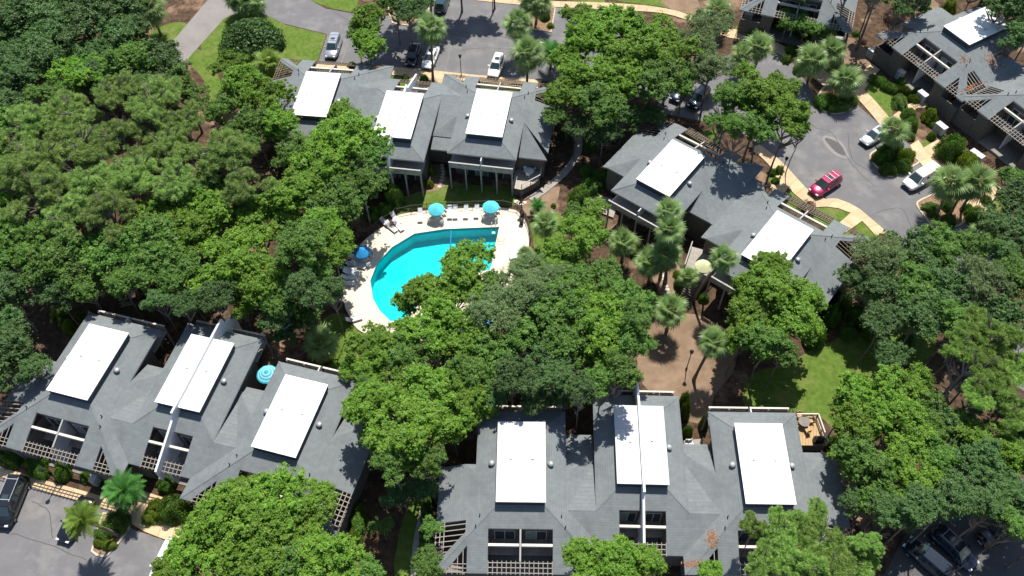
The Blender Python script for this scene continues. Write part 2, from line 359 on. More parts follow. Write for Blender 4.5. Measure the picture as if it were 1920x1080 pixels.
for P in ([(830,62),(880,68),(930,66),(960,74)], [(860,95),(900,90),(960,92)], [(1500,215),(1530,240),(1560,250),(1600,310),(1640,350)], [(1590,250),(1600,300),(1650,330)], [(1640,400),(1690,390),(1710,430)], [(20,1000),(90,1020),(160,1050)], [(60,940),(90,960),(100,1010)], [(620,20),(700,60),(760,60)]):
    crack(P, M_asph2)
for P, k in (([(640,118),(652,78)], 0), ([(700,122),(710,82)], 0), ([(745,125),(754,86)], 0), ([(790,126),(799,88)], 0), ([(835,131),(844,92)], 0), ([(968,146),(977,106)], 0)):
    crack(P, M_road, .045)
walk('sidewalk', [(596,117),(680,122),(770,128),(900,141),(1016,150)], [(588,131),(680,136),(770,143),(900,154),(1008,166)])
walk('sidewalk', [(838,137),(828,158),(820,176)], [(752,130),(768,150),(775,170)])
walk('sidewalk', [(890,-10),(980,0),(1140,5),(1240,14),(1300,30),(1365,52),(1420,62),(1480,92)], [(890,0),(980,9),(1140,18),(1240,24),(1300,42),(1358,68),(1415,80),(1470,106)])
walk('sidewalk', [(1535,126),(1575,148),(1610,160),(1640,188),(1672,226)], [(1520,142),(1560,170),(1596,176),(1622,200),(1655,240)])
walk('sidewalk', [(1650,130),(1630,155),(1614,178)], [(1634,118),(1612,142),(1598,165)], .8)
walk('sidewalk', [(1722,262),(1742,292),(1765,320),(1812,350),(1856,396)], [(1706,272),(1722,300),(1745,328),(1795,364),(1838,408)])
walk('sidewalk', [(1662,240),(1690,225),(1712,206),(1740,200)], [(1655,228),(1678,214),(1704,194),(1736,188)])
walk('sidewalk', [(1759,261),(1740,272),(1722,282)], [(1775,277),(1756,288),(1738,300)], .8)
walk('sidewalk', [(1868,344),(1845,358),(1823,371)], [(1886,362),(1862,376),(1840,391)], .8)
walk('sidewalk', [(1420,268),(1440,282),(1470,307),(1500,340),(1523,363),(1543,372),(1570,372),(1607,388),(1634,410),(1664,436)], [(1410,282),(1432,298),(1455,325),(1478,352),(1505,376),(1530,389),(1560,387),(1597,400),(1618,415),(1642,442)])
walk('sidewalk', [(1478,352),(1462,372)], [(1458,326),(1444,352)])
walk('sidewalk', [(1618,413),(1597,428),(1585,436)], [(1598,396),(1578,414),(1566,424)])
walk('sidewalk', [(-30,887),(55,911),(102,926),(200,956),(222,962),(262,992),(314,1013),(370,1032)], [(-30,866),(22,882),(86,901),(159,921),(216,938),(270,952),(320,985),(380,1004)])
walk('sidewalk', [(305,932),(300,960),(296,990)], [(262,918),(258,945),(256,975)])
walk('garden_path', [(1000,378),(1035,352),(1070,320),(1092,280),(1088,225)], [(988,370),(1025,345),(1058,314),(1080,276),(1076,225)], m=M_walk2)
walk('garden_path', [(560,546),(600,552),(650,558)], [(560,556),(600,563),(650,568)], m=M_walk2)
walk('garden_path', [(806,900),(796,960),(785,1020),(780,1090)], [(796,900),(786,960),(774,1020),(768,1090)], m=M_walk2)
for P, m, sm in [([(978,8),(1042,14),(1034,60),(984,52)], M_bark, 0), ([(1530,192),(1540,166),(1572,150),(1606,192),(1577,213),(1545,209)], M_bark, 2),
    ([(1630,292),(1640,281),(1672,274),(1719,295),(1723,306),(1694,321),(1672,332),(1656,324),(1634,304)], M_bark, 2),
    ([(1718,384),(1726,373),(1760,360),(1790,362),(1838,404),(1828,408),(1808,416),(1796,424),(1752,426),(1735,408)], M_bark, 2),
    ([(170,1034),(179,1010),(193,960),(238,975),(243,990),(232,1007),(210,1033),(193,1045)], M_bark, 2),
    ([(733,-8),(800,-8),(795,40),(735,43)], M_bark, 2)]:
    island('planting_bed', P, m, sm)
# pale sandy clearing and mulch beds
for P in ([(1200,640),(1250,590),(1330,600),(1380,680),(1340,740),(1330,780),(1290,790),(1205,720)], [(1440,350),(1470,330),(1490,350)], [(1220,500),(1262,480),(1290,560),(1250,580)], [(985,372),(1050,350),(1020,420),(985,400)],
          [(1590,70),(1630,100),(1625,140),(1585,130)], [(1720,285),(1800,255),(1800,330),(1760,315)], [(1590,880),(1610,780),(1560,760),(1590,850)], [(800,312),(830,312),(835,348),(795,358)], [(1240,-5),(1300,-8),(1310,24),(1260,18)], [(1690,0),(1740,-5),(1760,15),(1700,25)], [(240,955),(300,950),(345,990),(300,1010)]):
    sheet('mulch_bed', P, .0135, M_sand, 3)

# ------------------------------------------------------------ pool
def c3(x, y): return (620+x/3.857, 340+y/3.857)
deck_px = [c3(*p) for p in [(88,780),(95,690),(130,590),(180,500),(260,410),(400,310),(500,240),(700,210),(900,195),(1100,190),(1320,200),(1400,270),(1432,370),(1437,450),(1410,560),(1370,680),(1330,800),(1250,900),(1180,1010),(1080,1120),(700,1150),(400,1140),(250,1100),(170,1040),(105,910)]]
pool_px = [c3(*p) for p in [(1231,322),(1205,470),(1180,600),(1165,650),(1000,678),(850,704),(765,722),(705,800),(640,900),(580,980),(500,1032),(420,1022),(340,945),(290,855),(270,720),(320,590),(430,470),(600,368),(820,334),(1020,325)]]
DZ = .15
DP = ccw([tuple(at(x, y, DZ)[:2]) for x, y in smoothpoly(deck_px, 3)]); PP = ccw([tuple(at(x, y, DZ)[:2]) for x, y in pool_px])
IN = offset_ring(PP, -.28)
mb = MB(); OUT = PP
tr = tessellate_polygon([[Vector((x, y, 0)) for x, y in DP], [Vector((x, y, 0)) for x, y in OUT[::-1]]])
allp = DP+OUT[::-1]; mb.v = [(x, y, DZ) for x, y in allp]+[(x, y, -.05) for x, y in DP]
for t in tr:
    a, b, c = [allp[i] for i in t]
    if (b[0]-a[0])*(c[1]-a[1])-(b[1]-a[1])*(c[0]-a[0]) < 0: t = t[::-1]
    mb.f.append(tuple(t)); mb.m.append(0)
nD, nA = len(DP), len(allp)
for i in range(nD): mb.f.append((i, nA+i, nA+(i+1) % nD, (i+1) % nD)); mb.m.append(0)
mb.obj('pool_deck', M_deck)['kind'] = 'structure'
cp = MB(); n = len(OUT)
for i in range(n):
    j = (i+1) % n; cp.prism([OUT[i], OUT[j], IN[j], IN[i]], DZ+.03, .1)
pb = MB()
for i in range(n):
    j = (i+1) % n
    pb.face([(*IN[i], DZ), (*IN[j], DZ), (*IN[j], -.30), (*IN[i], -.30)][::-1], 0); pb.face([(*IN[i], -.30), (*IN[j], -.30), (*IN[j], -1.7), (*IN[i], -1.7)][::-1], 1)
for t in tessellate_polygon([[Vector((x, y, 0)) for x, y in IN]]):
    a, b, c = [IN[i] for i in t]
    if (b[0]-a[0])*(c[1]-a[1])-(b[1]-a[1])*(c[0]-a[0]) < 0: t = t[::-1]
    pb.face([(*IN[i], -1.7) for i in t], 1)
# cut the ground under the pool: rebuild the cells that hold it
gm = bpy.data.objects['ground'].data; bm = bmesh.new(); bm.from_mesh(gm)
bx0, bx1 = min(p[0] for p in DP)-1, max(p[0] for p in DP)+1; by0, by1 = min(p[1] for p in DP)-1, max(p[1] for p in DP)+1
kill = [f for f in bm.faces if not (max(v.co.x for v in f.verts) < bx0 or min(v.co.x for v in f.verts) > bx1 or max(v.co.y for v in f.verts) < by0 or min(v.co.y for v in f.verts) > by1)]
kx0, kx1 = min(v.co.x for f in kill for v in f.verts), max(v.co.x for f in kill for v in f.verts); ky0, ky1 = min(v.co.y for f in kill for v in f.verts), max(v.co.y for f in kill for v in f.verts)
bmesh.ops.delete(bm, geom=kill, context='FACES')
mid = offset_ring(PP, .3); rect = [(kx0, ky0), (kx1, ky0), (kx1, ky1), (kx0, ky1)]
vs = [bm.verts.new((x, y, 0)) for x, y in rect+mid[::-1]]; al = rect+mid[::-1]
for t in tessellate_polygon([[Vector((x, y, 0)) for x, y in rect], [Vector((x, y, 0)) for x, y in mid[::-1]]]):
    a, b, c = [al[i] for i in t]
    if (b[0]-a[0])*(c[1]-a[1])-(b[1]-a[1])*(c[0]-a[0]) < 0: t = t[::-1]
    bm.faces.new([vs[i] for i in t])
bm.to_mesh(gm); bm.free()
pool = thing('swimming_pool', 'curved turquoise swimming pool set in the pale deck', 'pool', (sum(p[0] for p in IN)/n, sum(p[1] for p in IN)/n, 0))
off = pool.location.copy()
def rel(mb):
    mb.v = [(x-off.x, y-off.y, z-off.z) for x, y, z in mb.v]; return mb
rel(cp).obj('coping', M_deck, pool); rel(pb).obj('basin', [M_tile, M_poolfloor], pool)
wt = MB(); tris = tessellate_polygon([[Vector((x, y, 0)) for x, y in IN]])
for t in tris:
    a, b, c = [IN[i] for i in t]
    if (b[0]-a[0])*(c[1]-a[1])-(b[1]-a[1])*(c[0]-a[0]) < 0: t = t[::-1]
    wt.face([(*IN[i], -.02) for i in t])
rel(wt).obj('water', M_water, pool)
a, b = at(*c3(872, 335), .0), at(*c3(862, 560), .0)
rel(MB().tube([a, a.lerp(b, .5), b], .06, 6)).obj('lane_rope', M_blue, pool)
lad = MB(); q = at(*c3(1180, 362), .1)
for dx in (-.25, .25): lad.tube([(q.x+dx, q.y+.9, .15), (q.x+dx, q.y+.8, .9), (q.x+dx, q.y+.2, .95), (q.x+dx, q.y-.1, -.5)], .035, 6)
for z in (-.2, .05): lad.beam((q.x-.25, q.y-.08, z), (q.x+.25, q.y-.08, z), .1, .03)
rel(lad).obj('ladder', M_vent, pool)
hr = MB(); q = at(*c3(1228, 430), .15)
for dy in (-.25, .25): hr.tube([(q.x+.5, q.y+dy, .15), (q.x+.4, q.y+dy, .9), (q.x-.2, q.y+dy, .9), (q.x-.4, q.y+dy, .0)], .03, 6)
rel(hr).obj('handrail', M_vent, pool)

# pool fence
def fence(pts_px, label, h=1.25, m=None, base=.15, name='pool_fence', gap=.14):
    P = [Vector(at(x, y, base)[:2]) for x, y in smoothpoly(pts_px, 4, False)]
    o = thing(name, label, 'fence', (P[0].x, P[0].y, 0)); O = P[0]
    ln = sum((q-p).length for p, q in zip(P, P[1:])); n = max(2, int(ln/1.8)); Q = [p-O for p in resample(P, n)]
    rail = MB(); pk = MB()
    for a, b in zip(Q, Q[1:]):
        for z in (.15, h-.1): rail.beam((*a, z+base), (*b, z+base), .05, .05)
        k = max(2, int((b-a).length/gap))
        for i in range(1, k): c = a.lerp(b, i/k); pk.box(c.x-.011, c.x+.011, c.y-.011, c.y+.011, base+.1, base+h)
    post = MB().box(-.035, .035, -.035, .035, 0, h+.1).mesh('post', m or M_black)
    for q in Q: link('post', post, o, (q.x, q.y, base))
    rail.obj('rail', m or M_black, o); tag(pk.obj('pickets', m or M_black, o), kind='stuff')
fence([c3(*p) for p in [(480,240),(620,212),(800,200),(1000,188),(1200,183),(1325,192),(1400,262),(1438,360),(1443,450)]], 'black picket fence along the far and right edge of the pool deck')
fence([c3(*p) for p in [(470,246),(380,308),(250,402),(170,495),(120,590),(85,700),(80,790),(95,910),(165,1050)]], 'black picket fence curving along the shaded left edge of the pool deck')

# ------------------------------------------------------------ houses: modular townhouse units
K, HL, HW, ZB, ZT = .38, 4.15, 2.345, 6.62, 7.5
def clip(poly, n, c, keep=1):       # keep the side where n.p <= c
    out = []; N = len(poly)
    for i in range(N):
        a, b = poly[i], poly[(i+1) % N]; da, db = (n[0]*a[0]+n[1]*a[1]-c)*keep, (n[0]*b[0]+n[1]*b[1]-c)*keep
        if da <= 1e-9: out.append(a)
        if (da < -1e-9 and db > 1e-9) or (da > 1e-9 and db < -1e-9):
            t = da/(da-db); out.append((a[0]+(b[0]-a[0])*t, a[1]+(b[1]-a[1])*t))
    return out if len(out) > 2 else []
def parea(p): return abs(sum(p[i][0]*p[(i+1) % len(p)][1]-p[(i+1) % len(p)][0]*p[i][1] for i in range(len(p))))/2
def subtract(polys, hole):
    hole = ccw(hole); res = []
    for p in polys:
        rem = p
        for i in range(len(hole)):
            a, b = hole[i], hole[(i+1) % len(hole)]; nrm = (b[1]-a[1], -(b[0]-a[0])); c = nrm[0]*a[0]+nrm[1]*a[1]
            outp = clip(rem, nrm, c, -1)
            if outp and parea(outp) > .004: res.append(outp)
            rem = clip(rem, nrm, c, 1)
            if not rem: break
    return res
def pS(x, y): return ZB+K*(y+HL)
def pN(x, y): return ZB-K*(y-HL)
def pE(x, y): return ZB-K*(x-HW)
def pW(x, y): return ZB+K*(x+HW)
Y0 = -.6
def wN(x, y): return ZB-.78-K*(y-Y0)
TH = .22
def mirror(P, s): return [(s*x, y) for x, y in P]
S_BAR = {}
def bar(parent, name, a, b, wd, ht, m):
    MB().beam(a, b, wd, ht).obj(name, m, parent)
def sliding_door(parent, x0, x1, y, z0, z1, blind=False, out=-1):
    f = MB(); t = .07
    for xa, xb in ((x0, x0+t), (x1-t, x1), ((x0+x1)/2-t/2, (x0+x1)/2+t/2)): f.box(xa, xb, min(y, y+out*.06), max(y, y+out*.06), z0, z1)
    f.box(x0+t, (x0+x1)/2-t/2, min(y, y+out*.06), max(y, y+out*.06), z1-t, z1); f.box((x0+x1)/2+t/2, x1-t, min(y, y+out*.06), max(y, y+out*.06), z1-t, z1)
    d = f.obj('sliding_door', M_lite, parent)
    for k, (xa, xb) in enumerate(((x0+t, (x0+x1)/2-t/2), ((x0+x1)/2+t/2, x1-t))):
        MB().box(xa, xb, min(y, y+out*.03), max(y, y+out*.03), z0, z1-t).obj('pane', M_glass2 if (blind and k == 0) else M_glass, d)
def unit(B, off, yaw, kind='A', outL=True, outR=True, white=None, cuts=True, balcony=True, dbl=False, wl=2.4, wr=2.4, ks=1.0, seed=0, needles=(), slat=None, finback=8.4):
    """one townhouse unit as parts of building B; off/yaw local to B. front = local -y, back = local +y"""
    rnd = random.Random(seed); Mx = Matrix.Translation((*off, 0)) @ Matrix.Rotation(yaw, 4, 'Z')
    def part(mb, name, mats, parent=None, smooth=False):
        if parent is None:
            o = mb.obj(name, mats, B, smooth); o.location = (*off, 0); o.rotation_euler = (0, 0, yaw); return o
        return mb.obj(name, mats, parent, smooth)
    hw = HW*ks; ms_ = slat or M_slat
    ex = 4.4; hipx = 8.05; yf = -9.85
    # ---- roof
    r = MB()
    def add(polys, pl, th=TH):
        for p in polys:
            if parea(p) > .003: r.prism(ccw(p), pl, th, 0, 1)
    kN = lambda x, y: pN(x, y)
    inset = .15
    yN = HL+(ex-HW)
    add([[(-HW+inset, HL-inset), (HW-inset, HL-inset), (ex, yN), (-ex, yN)]], pN)
    open_x = 3.02 if kind == 'A' else 2.2
    op = [(-open_x, -6.1), (-open_x, -10), (open_x, -10), (open_x, -6.1)]
    yh = -HL-(ex-HW)
    if kind == 'A':
        front = [[(-HW+inset, -HL+inset), (-hipx, yf), (hipx, yf), (HW-inset, -HL+inset)]]
        if cuts: front = subtract(front, op)
        for s in (-1, 1):
            if (s < 0 and outL in (True, 'c')) or (s > 0 and outR in (True, 'c')):
                front = subtract(front, mirror([(-4.95, -7.55), (-7.15, -10), (-4.95, -10)], -s))
        add(front, pS)
        for s in (-1, 1):
            pl = pE if s > 0 else pW; yc = wl if s < 0 else wr
            add([mirror([(HW-inset, HL-inset), (HW-inset, -HL+inset), (ex, yh), (ex, yN)], s)], pl)
            wing = [mirror([(ex, yh), (hipx, yf), (hipx, min(Y0+hipx-ex, yc)), (min(ex+yc-Y0, hipx), min(Y0+hipx-ex, yc)), (ex, Y0)], s)]
            tr = (s < 0 and outL is True) or (s > 0 and outR is True)
            if tr: wing = subtract(wing, mirror([(5.15, -5.2), (5.15, -6.35), (7.9, -9.1), (8.2, -9.1), (8.2, -5.2)], s))
            add(wing, pl)
            if yc > Y0+.2: add([mirror([(ex, Y0), (min(ex+yc-Y0, hipx), yc), (ex, yc)], s)], wN)
    else:
        front = [[(-HW+inset, -HL+inset), (-ex, yh), (-7.25, yh), (-7.25, -8.6), (7.25, -8.6), (7.25, yh), (ex, yh), (HW-inset, -HL+inset)]]
        front = [[(-HW+inset, -HL+inset), (-ex, yh), (ex, yh), (HW-inset, -HL+inset)], [(-7.25, yh), (-7.25, -8.9), (7.25, -8.9), (7.25, yh)], [(-4.6, -8.9), (-4.6, yf), (4.6, yf), (4.6, -8.9)]]
        front = subtract(front, op)
        add(front, pS)
        for s in (-1, 1):
            pl = pE if s > 0 else pW; yc = wl if s < 0 else wr
            add([mirror([(HW-inset, HL-inset), (HW-inset, -HL+inset), (ex, yh), (ex, yN)], s)], pl)
            z0 = pS(0, yh); zz = lambda x, y: z0-.19*(y-yh)
            add([mirror([(ex, yh), (7.3, yh), (7.3, yc), (ex, yc)], s)], zz)
    rf = part(r, 'roof', [M_roof, M_fascia])
    # ridge caps, slightly proud
    e = .02
    for s in (-1, 1):
        MB().beam((s*HW, HL, ZB+e), (s*ex, yN, pN(0, yN)+e), .16, .03).obj('ridge_cap', M_roof, rf); MB().beam((s*HW, -HL, ZB+e), (s*(hipx if kind == 'A' else ex), yf if kind == 'A' else yh, pS(0, yf if kind == 'A' else yh)+e), .16, .03).obj('ridge_cap', M_roof, rf)
    # ---- raised flat white roof
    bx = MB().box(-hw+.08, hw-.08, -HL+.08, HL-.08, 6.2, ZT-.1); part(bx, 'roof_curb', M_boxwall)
    fl = MB(); fl.box(-hw, hw, -HL, HL, ZT-.1, ZT); fo = part(fl, 'flat_roof', white or M_white)
    sm = MB()
    for x in (-hw*.55, hw*.0, hw*.55):
        if dbl and x == 0: continue
        sm.box(x-.02, x+.02, -HL+.05, HL-.05, ZT, ZT+.012)
    for y in (-2.0, 1.6): sm.box(-hw+.03, hw-.03, y-.02, y+.02, ZT, ZT+.01)
    tag(sm.obj('seam', M_seam, fo), kind='stuff')
    for x in (-1.0, 1.1):
        MB().lathe([(.14, ZT), (.14, ZT+.10), (.09, ZT+.12), (0, ZT+.12)], 10, c=(x, .3+rnd.uniform(-.1, .1))).obj('roof_drain', M_vent, fo)
    # ---- vents
    for s in (-1, 1):
        if kind == 'B' and s < 0: continue
        x, y = s*2.85*1.0, .1; z = pE(abs(x), y)
        MB().lathe([(.16, z-.1), (.16, z+.12), (.30, z+.16), (.32, z+.26), (.22, z+.38), (0, z+.42)], 14, c=(x, y)).obj('turbine_vent', M_vent, rf, True)
        for yy in (-4.9, -5.9):
            x = s*(abs(yy)-HL+HW+(.75 if yy > -5.5 else .1)); z = pE(abs(x), yy)
            if kind == 'A': MB().tube([(x, yy, z-.1), (x, yy, z+.38)], .06, 8).obj('vent_pipe', M_black, rf)
    # ---- walls
    W = MB(); zt = 5.62
    if kind == 'A' or kind == 'B':
        W.box(-3.9, 3.9, -5.95, 4.2, 0, zt)
        fx = open_x+.05
        for s in (-1, 1):
            xo = 4.75 if kind == 'A' else 4.3
            x0, x1 = sorted((s*fx, s*xo)); W.box(x0, x1, -9.35, -5.96, 0, 4.45)
        part(W, 'wall', M_wall)
        if kind == 'A':
            for s, yc in ((-1, wl), (1, wr)):
                w2 = MB(); x0, x1 = sorted((s*3.91, s*7.6)); w2.box(x0, x1, -4.9, yc-.5, 0, min(4.4, wN(0, yc)-.35)); part(w2, 'wing_wall', M_wall)
                side = outL if s < 0 else outR
                if side:
                    w3 = MB(); xx = sorted((s*7.5, s*7.65)); w3.box(xx[0], xx[1], -9.4, -4.91, 0, 2.6); xx = sorted((s*4.76, s*7.49)); w3.box(xx[0], xx[1], -9.4, -9.25, 0, 2.6); part(w3, 'courtyard_wall', M_wall)
                    xx = sorted((s*4.76, s*7.49)); part(MB().box(xx[0], xx[1], -9.24, -4.91, .02, .12), 'patio', M_patio)
                else:
                    w3 = MB(); xx = sorted((s*4.76, s*7.6)); w3.box(xx[0], xx[1], -9.0, -4.91, 0, 4.1); part(w3, 'wing_wall', M_wall)
        else:
            for s in (-1, 1):
                xx = sorted((s*3.91, s*7.3)); part(MB().box(xx[0], xx[1], -8.3, .6, 0, 4.2), 'wing_wall', M_wall)
    # ---- front courtyard seen through the opening
    if cuts:
        part(MB().box(-open_x-.04, -open_x, -9.3, -6.0, 2.9, 4.7), 'courtyard_lining', M_walld); part(MB().box(open_x, open_x+.04, -9.3, -6.0, 2.9, 4.7), 'courtyard_lining', M_walld)
        part(MB().box(-open_x, open_x, -9.3, -5.97, .02, .12), 'patio', M_patio)
        bk = MB().box(-open_x, open_x, -7.5, -5.97, 2.6, 2.8); part(bk, 'balcony_floor', M_patio)
        dv = MB().prism(ccw([(-.06, -6.0), (-.06, -9.3), (.06, -9.3), (.06, -6.0)]), lambda x, y: pS(x, y)-.14, 3.2)
        if not dbl: part(dv, 'party_wall', M_lite); 
        for s in (-1, 1):
            if kind == 'B': sliding_door(B_part(B, off, yaw), s*1.2-.8, s*1.2+.8, -5.96, 2.8, 5.0, s < 0)
            else: sliding_door(B_part(B, off, yaw), s*1.5-1.0, s*1.5+1.0, -5.96, 2.8, 5.0, s > 0)
            x0, x1 = sorted((s*.1, s*open_x))
            part(MB().beam((x0+.02, -7.45, pS(0, -7.45)-.02), (x1-.02, -7.45, pS(0, -7.45)-.02), .24, .3), 'roof_beam', M_cream)
        if not dbl: part(MB().beam((0, -6.12, pS(0, -6.12)), (0, -8.85, pS(0, -8.85)), .16, .22), 'roof_beam', M_fascia)
        # balcony things
        ct = MB().box(-open_x+.3, -open_x+1.0, -6.9, -6.3, 2.8, 3.25).box(-open_x+.3, -open_x+.42, -6.9, -6.3, 3.25, 3.7); 
        # trellis at the eave
        for k, yy in enumerate((-8.95, -9.35, -9.78)):
            for s in (-1, 1):
                x0, x1 = sorted((s*(.12 if dbl else .0), s*open_x))
                part(MB().beam((x0, yy, pS(0, yy)+.0), (x1, yy, pS(0, yy)+.0), .07, .1), 'trellis_rail', ms_)
        nb = 14 if kind == 'A' else 10
        sl = MB().beam((0, -8.8, pS(0, -8.8)+.06), (0, -9.95, pS(0, -9.95)+.06), .07, .06).mesh('trellis_slat', ms_)
        for k in range(nb+1):
            x = -open_x+.05+(2*open_x-.1)*k/nb
            if dbl and abs(x) < .2: continue
            o = link('trellis_slat', sl, B); o.matrix_local = Mx @ Matrix.Translation((x, 0, 0))
    else:
        part(MB().box(-open_x, open_x, -9.3, -5.97, 0, 4.4), 'wall', M_wall)
    if kind == 'A':
        for s in (-1, 1):
            side = outL if s < 0 else outR
            if side:
                # slats in the triangular front opening
                for k in range(4):
                    x = 5.3+.5*k; ya = -7.55-(x-4.95)*1.11-.0
                    part(MB().beam((s*x, ya-.02, pS(0, ya)-.02), (s*x, -9.95, pS(0, -9.95)-.02), .07, .1), 'trellis_slat', ms_)
                for yy in (-9.1, -9.45, -9.8):
                    xe = min(7.0, 4.95+(-7.55-yy)/1.11)
                    a, b = sorted((s*4.97, s*xe)); part(MB().beam((a, yy, pS(0, yy)+.03), (b, yy, pS(0, yy)+.03), .06, .06), 'trellis_rail', ms_)
            if side is True:
                pl = lambda x: pE(abs(x), 0)
                for k in range(7):
                    yy = -5.55-.5*k; xs_ = 5.15+max(0, -6.35-yy); 
                    part(MB().beam((s*xs_, yy, pl(xs_)-.02), (s*8.1, yy, pl(8.1)-.02), .08, .12), 'trellis_slat', ms_)
                for xx in (7.2, 7.6, 8.0):
                    ye = max(-9.1, -6.35-(xx-5.15)); part(MB().beam((s*xx, -5.22, pl(xx)+.05), (s*xx, ye, pl(xx)+.05), .07, .07), 'trellis_rail', ms_)
    # ---- back balcony
    if balcony:
        part(MB().box(-2.6, 2.6, -3.6, 4.2, 5.6, 6.2), 'wall', M_wall)
        part(MB().box(-4.1, 4.1, 4.22, 6.98, 4.0, 4.15), 'balcony_floor', M_panel)
        for x in (-4.0, -2.0, 0, 2.0, 4.0):
            part(MB().box(x-.09, x+.09, 6.9, 7.06, 0, 5.05 if x else 3.99), 'balcony_post', M_panel)
        part(MB().box(-.07, .07, 4.22, 6.9, 4.16, 5.7), 'party_wall', M_lite)
        for s in (-1, 1):
            for k in range(3):
                x0 = s*(.15+1.28*k); x1 = s*(.15+1.28*(k+1)-.08); x0, x1 = sorted((x0, x1))
                part(MB().box(x0, x1, 7.07, 7.11, 4.2, 4.95), 'balcony_panel', M_panel)
            x0, x1 = sorted((s*.08, s*4.1)); part(MB().box(x0, x1, 7.0, 7.18, 5.06, 5.13), 'handrail', M_fascia if slat else M_cream)
            for x0, z0 in ((s*1.0-.9 if s < 0 else .25, 4.16), (s*1.0-.9 if s < 0 else .25, .1)):
                xa = .3 if s > 0 else -2.4
                sliding_door(B_part(B, off, yaw), xa, xa+2.1, 4.2, z0, z0+(1.95 if z0 > 3 else 2.2), s > 0, 1)
                xw = 2.75 if s > 0 else -3.5
            fr = MB(); part(fr.box(2.7 if s > 0 else -3.6, 3.6 if s > 0 else -2.7, 4.2, 4.26, 4.5, 5.5), 'window', M_glass)
    if dbl:
        # tall stucco fin wall that splits the double unit
        prof = [(-10.3, 3.2), (-10.3, 5.3), (-5.1, 7.3), (-5.1, 7.95), (6.4, 7.95), (6.6, 6.9), (finback, 6.2), (finback, 0), (6.3, 0), (6.3, 5.2), (-6.0, 5.2), (-6.0, 3.2)]
        f = MB(); hwf = .11; nP = len(prof)
        f.v = [(-hwf, y, z) for y, z in prof]+[(hwf, y, z) for y, z in prof]
        for t in tessellate_polygon([[Vector((y, z, 0)) for y, z in prof]]):
            f.f += [tuple(t), tuple(nP+k for k in reversed(t))]; f.m += [0, 0]
        for i in range(nP): j = (i+1) % nP; f.f.append((i, j, nP+j, nP+i)); f.m.append(0)
        part(f, 'fin_wall', M_fin)
        part(MB().box(-.15, .15, -9.3, -6.0, 0, 3.19), 'party_wall', M_fin)
    for (x, y, n_, rx, ry) in needles:
        nb = MB()
        for k in range(n_):
            px_, py_ = rnd.gauss(x, rx), rnd.gauss(y, ry); zc = min(pS(0, py_), pN(0, py_), pE(px_, 0), pW(px_, 0))+.02
            a = rnd.uniform(0, 6.3); l = rnd.uniform(.1, .2); c_, s_ = math.cos(a)*l, math.sin(a)*l
            nb.face([(px_-c_, py_-s_, zc), (px_+s_*.3, py_-c_*.3, zc+.02), (px_+c_, py_+s_, zc), (px_-s_*.3, py_+c_*.3, zc+.02)])
        tag(part(nb, 'pine_litter', M_litter), kind='stuff')
_bp = {}
def B_part(B, off, yaw):      # carrier for doors of a unit: the unit's last wall
    for o in reversed(list(B.children)):
        if o.name.split('.')[0] == 'wall' and abs(o.location.x-off[0]) < .01 and abs(o.location.y-off[1]) < .01: return o
    return B
U = (CAMZ-ZT)/10
G = [(-5.68,6.01,-15.5),(-4.21,5.82,-14.5),(-2.86,5.17,-15.6),(.09,4.50,-1.5),(1.59,4.71,-2.2),(3.09,4.44,-1.6),(-3.26,11.19,-6.8),(-.34,10.69,-9.3),(2.51,9.41,-38.3),(3.9,7.9,-39.3),(8.39,12.78,-60.2)]
def gp(i, turn=0): return (G[i][0]*U, G[i][1]*U), R(G[i][2]+turn)
def building(label, units):
    o0, y0 = units[0][0], units[0][1]
    b = thing('townhouse_building', label, 'building', (*o0, 0), y0, 'grey-roofed townhouse buildings with raised white flat roofs')
    inv = Matrix.Rotation(-y0, 2)
    for k, (o, y, kw) in enumerate(units):
        d = inv @ (Vector(o)-Vector(o0)); unit(b, (d.x, d.y), y-y0, seed=len(_bp)*7+k, **kw)
    _bp[label] = b; return b
building('townhouse row at the lower left, courtyards facing the car park with the black van', [
    (*gp(0), dict(outL=True, outR='c', wl=-.2)), (*gp(1), dict(kind='B', dbl=True, ks=1.05, wl=.4, wr=1.0)), (*gp(2), dict(outL='c', outR=True))])
building('townhouse row at the bottom centre with the tall white fin wall between its three roofs', [
    (*gp(3), dict(outL=True, outR='c', wl=.5, white=M_white2)), (*gp(4), dict(kind='B', dbl=True, ks=1.05, wr=1.6, white=M_white2)), (*gp(5), dict(outL='c', outR=True, needles=((-5.4, -6.9, 110, .22, .5), (-7.1, -8.9, 90, .45, .15))))])
cx = at(747, 213.9, ZT)
building('townhouse row behind the swimming pool with its balconies facing the pool', [
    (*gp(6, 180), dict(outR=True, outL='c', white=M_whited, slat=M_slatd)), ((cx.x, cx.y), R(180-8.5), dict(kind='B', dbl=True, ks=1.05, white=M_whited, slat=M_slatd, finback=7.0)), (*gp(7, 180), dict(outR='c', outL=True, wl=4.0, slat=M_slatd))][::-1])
building('two-roofed townhouse building set diagonally between the pool and the car park', [
    (*gp(8, 180), dict(outL='c', outR=True, slat=M_slatd)), (*gp(9, 180), dict(outL=True, outR='c', white=M_whited, slat=M_slatd))])
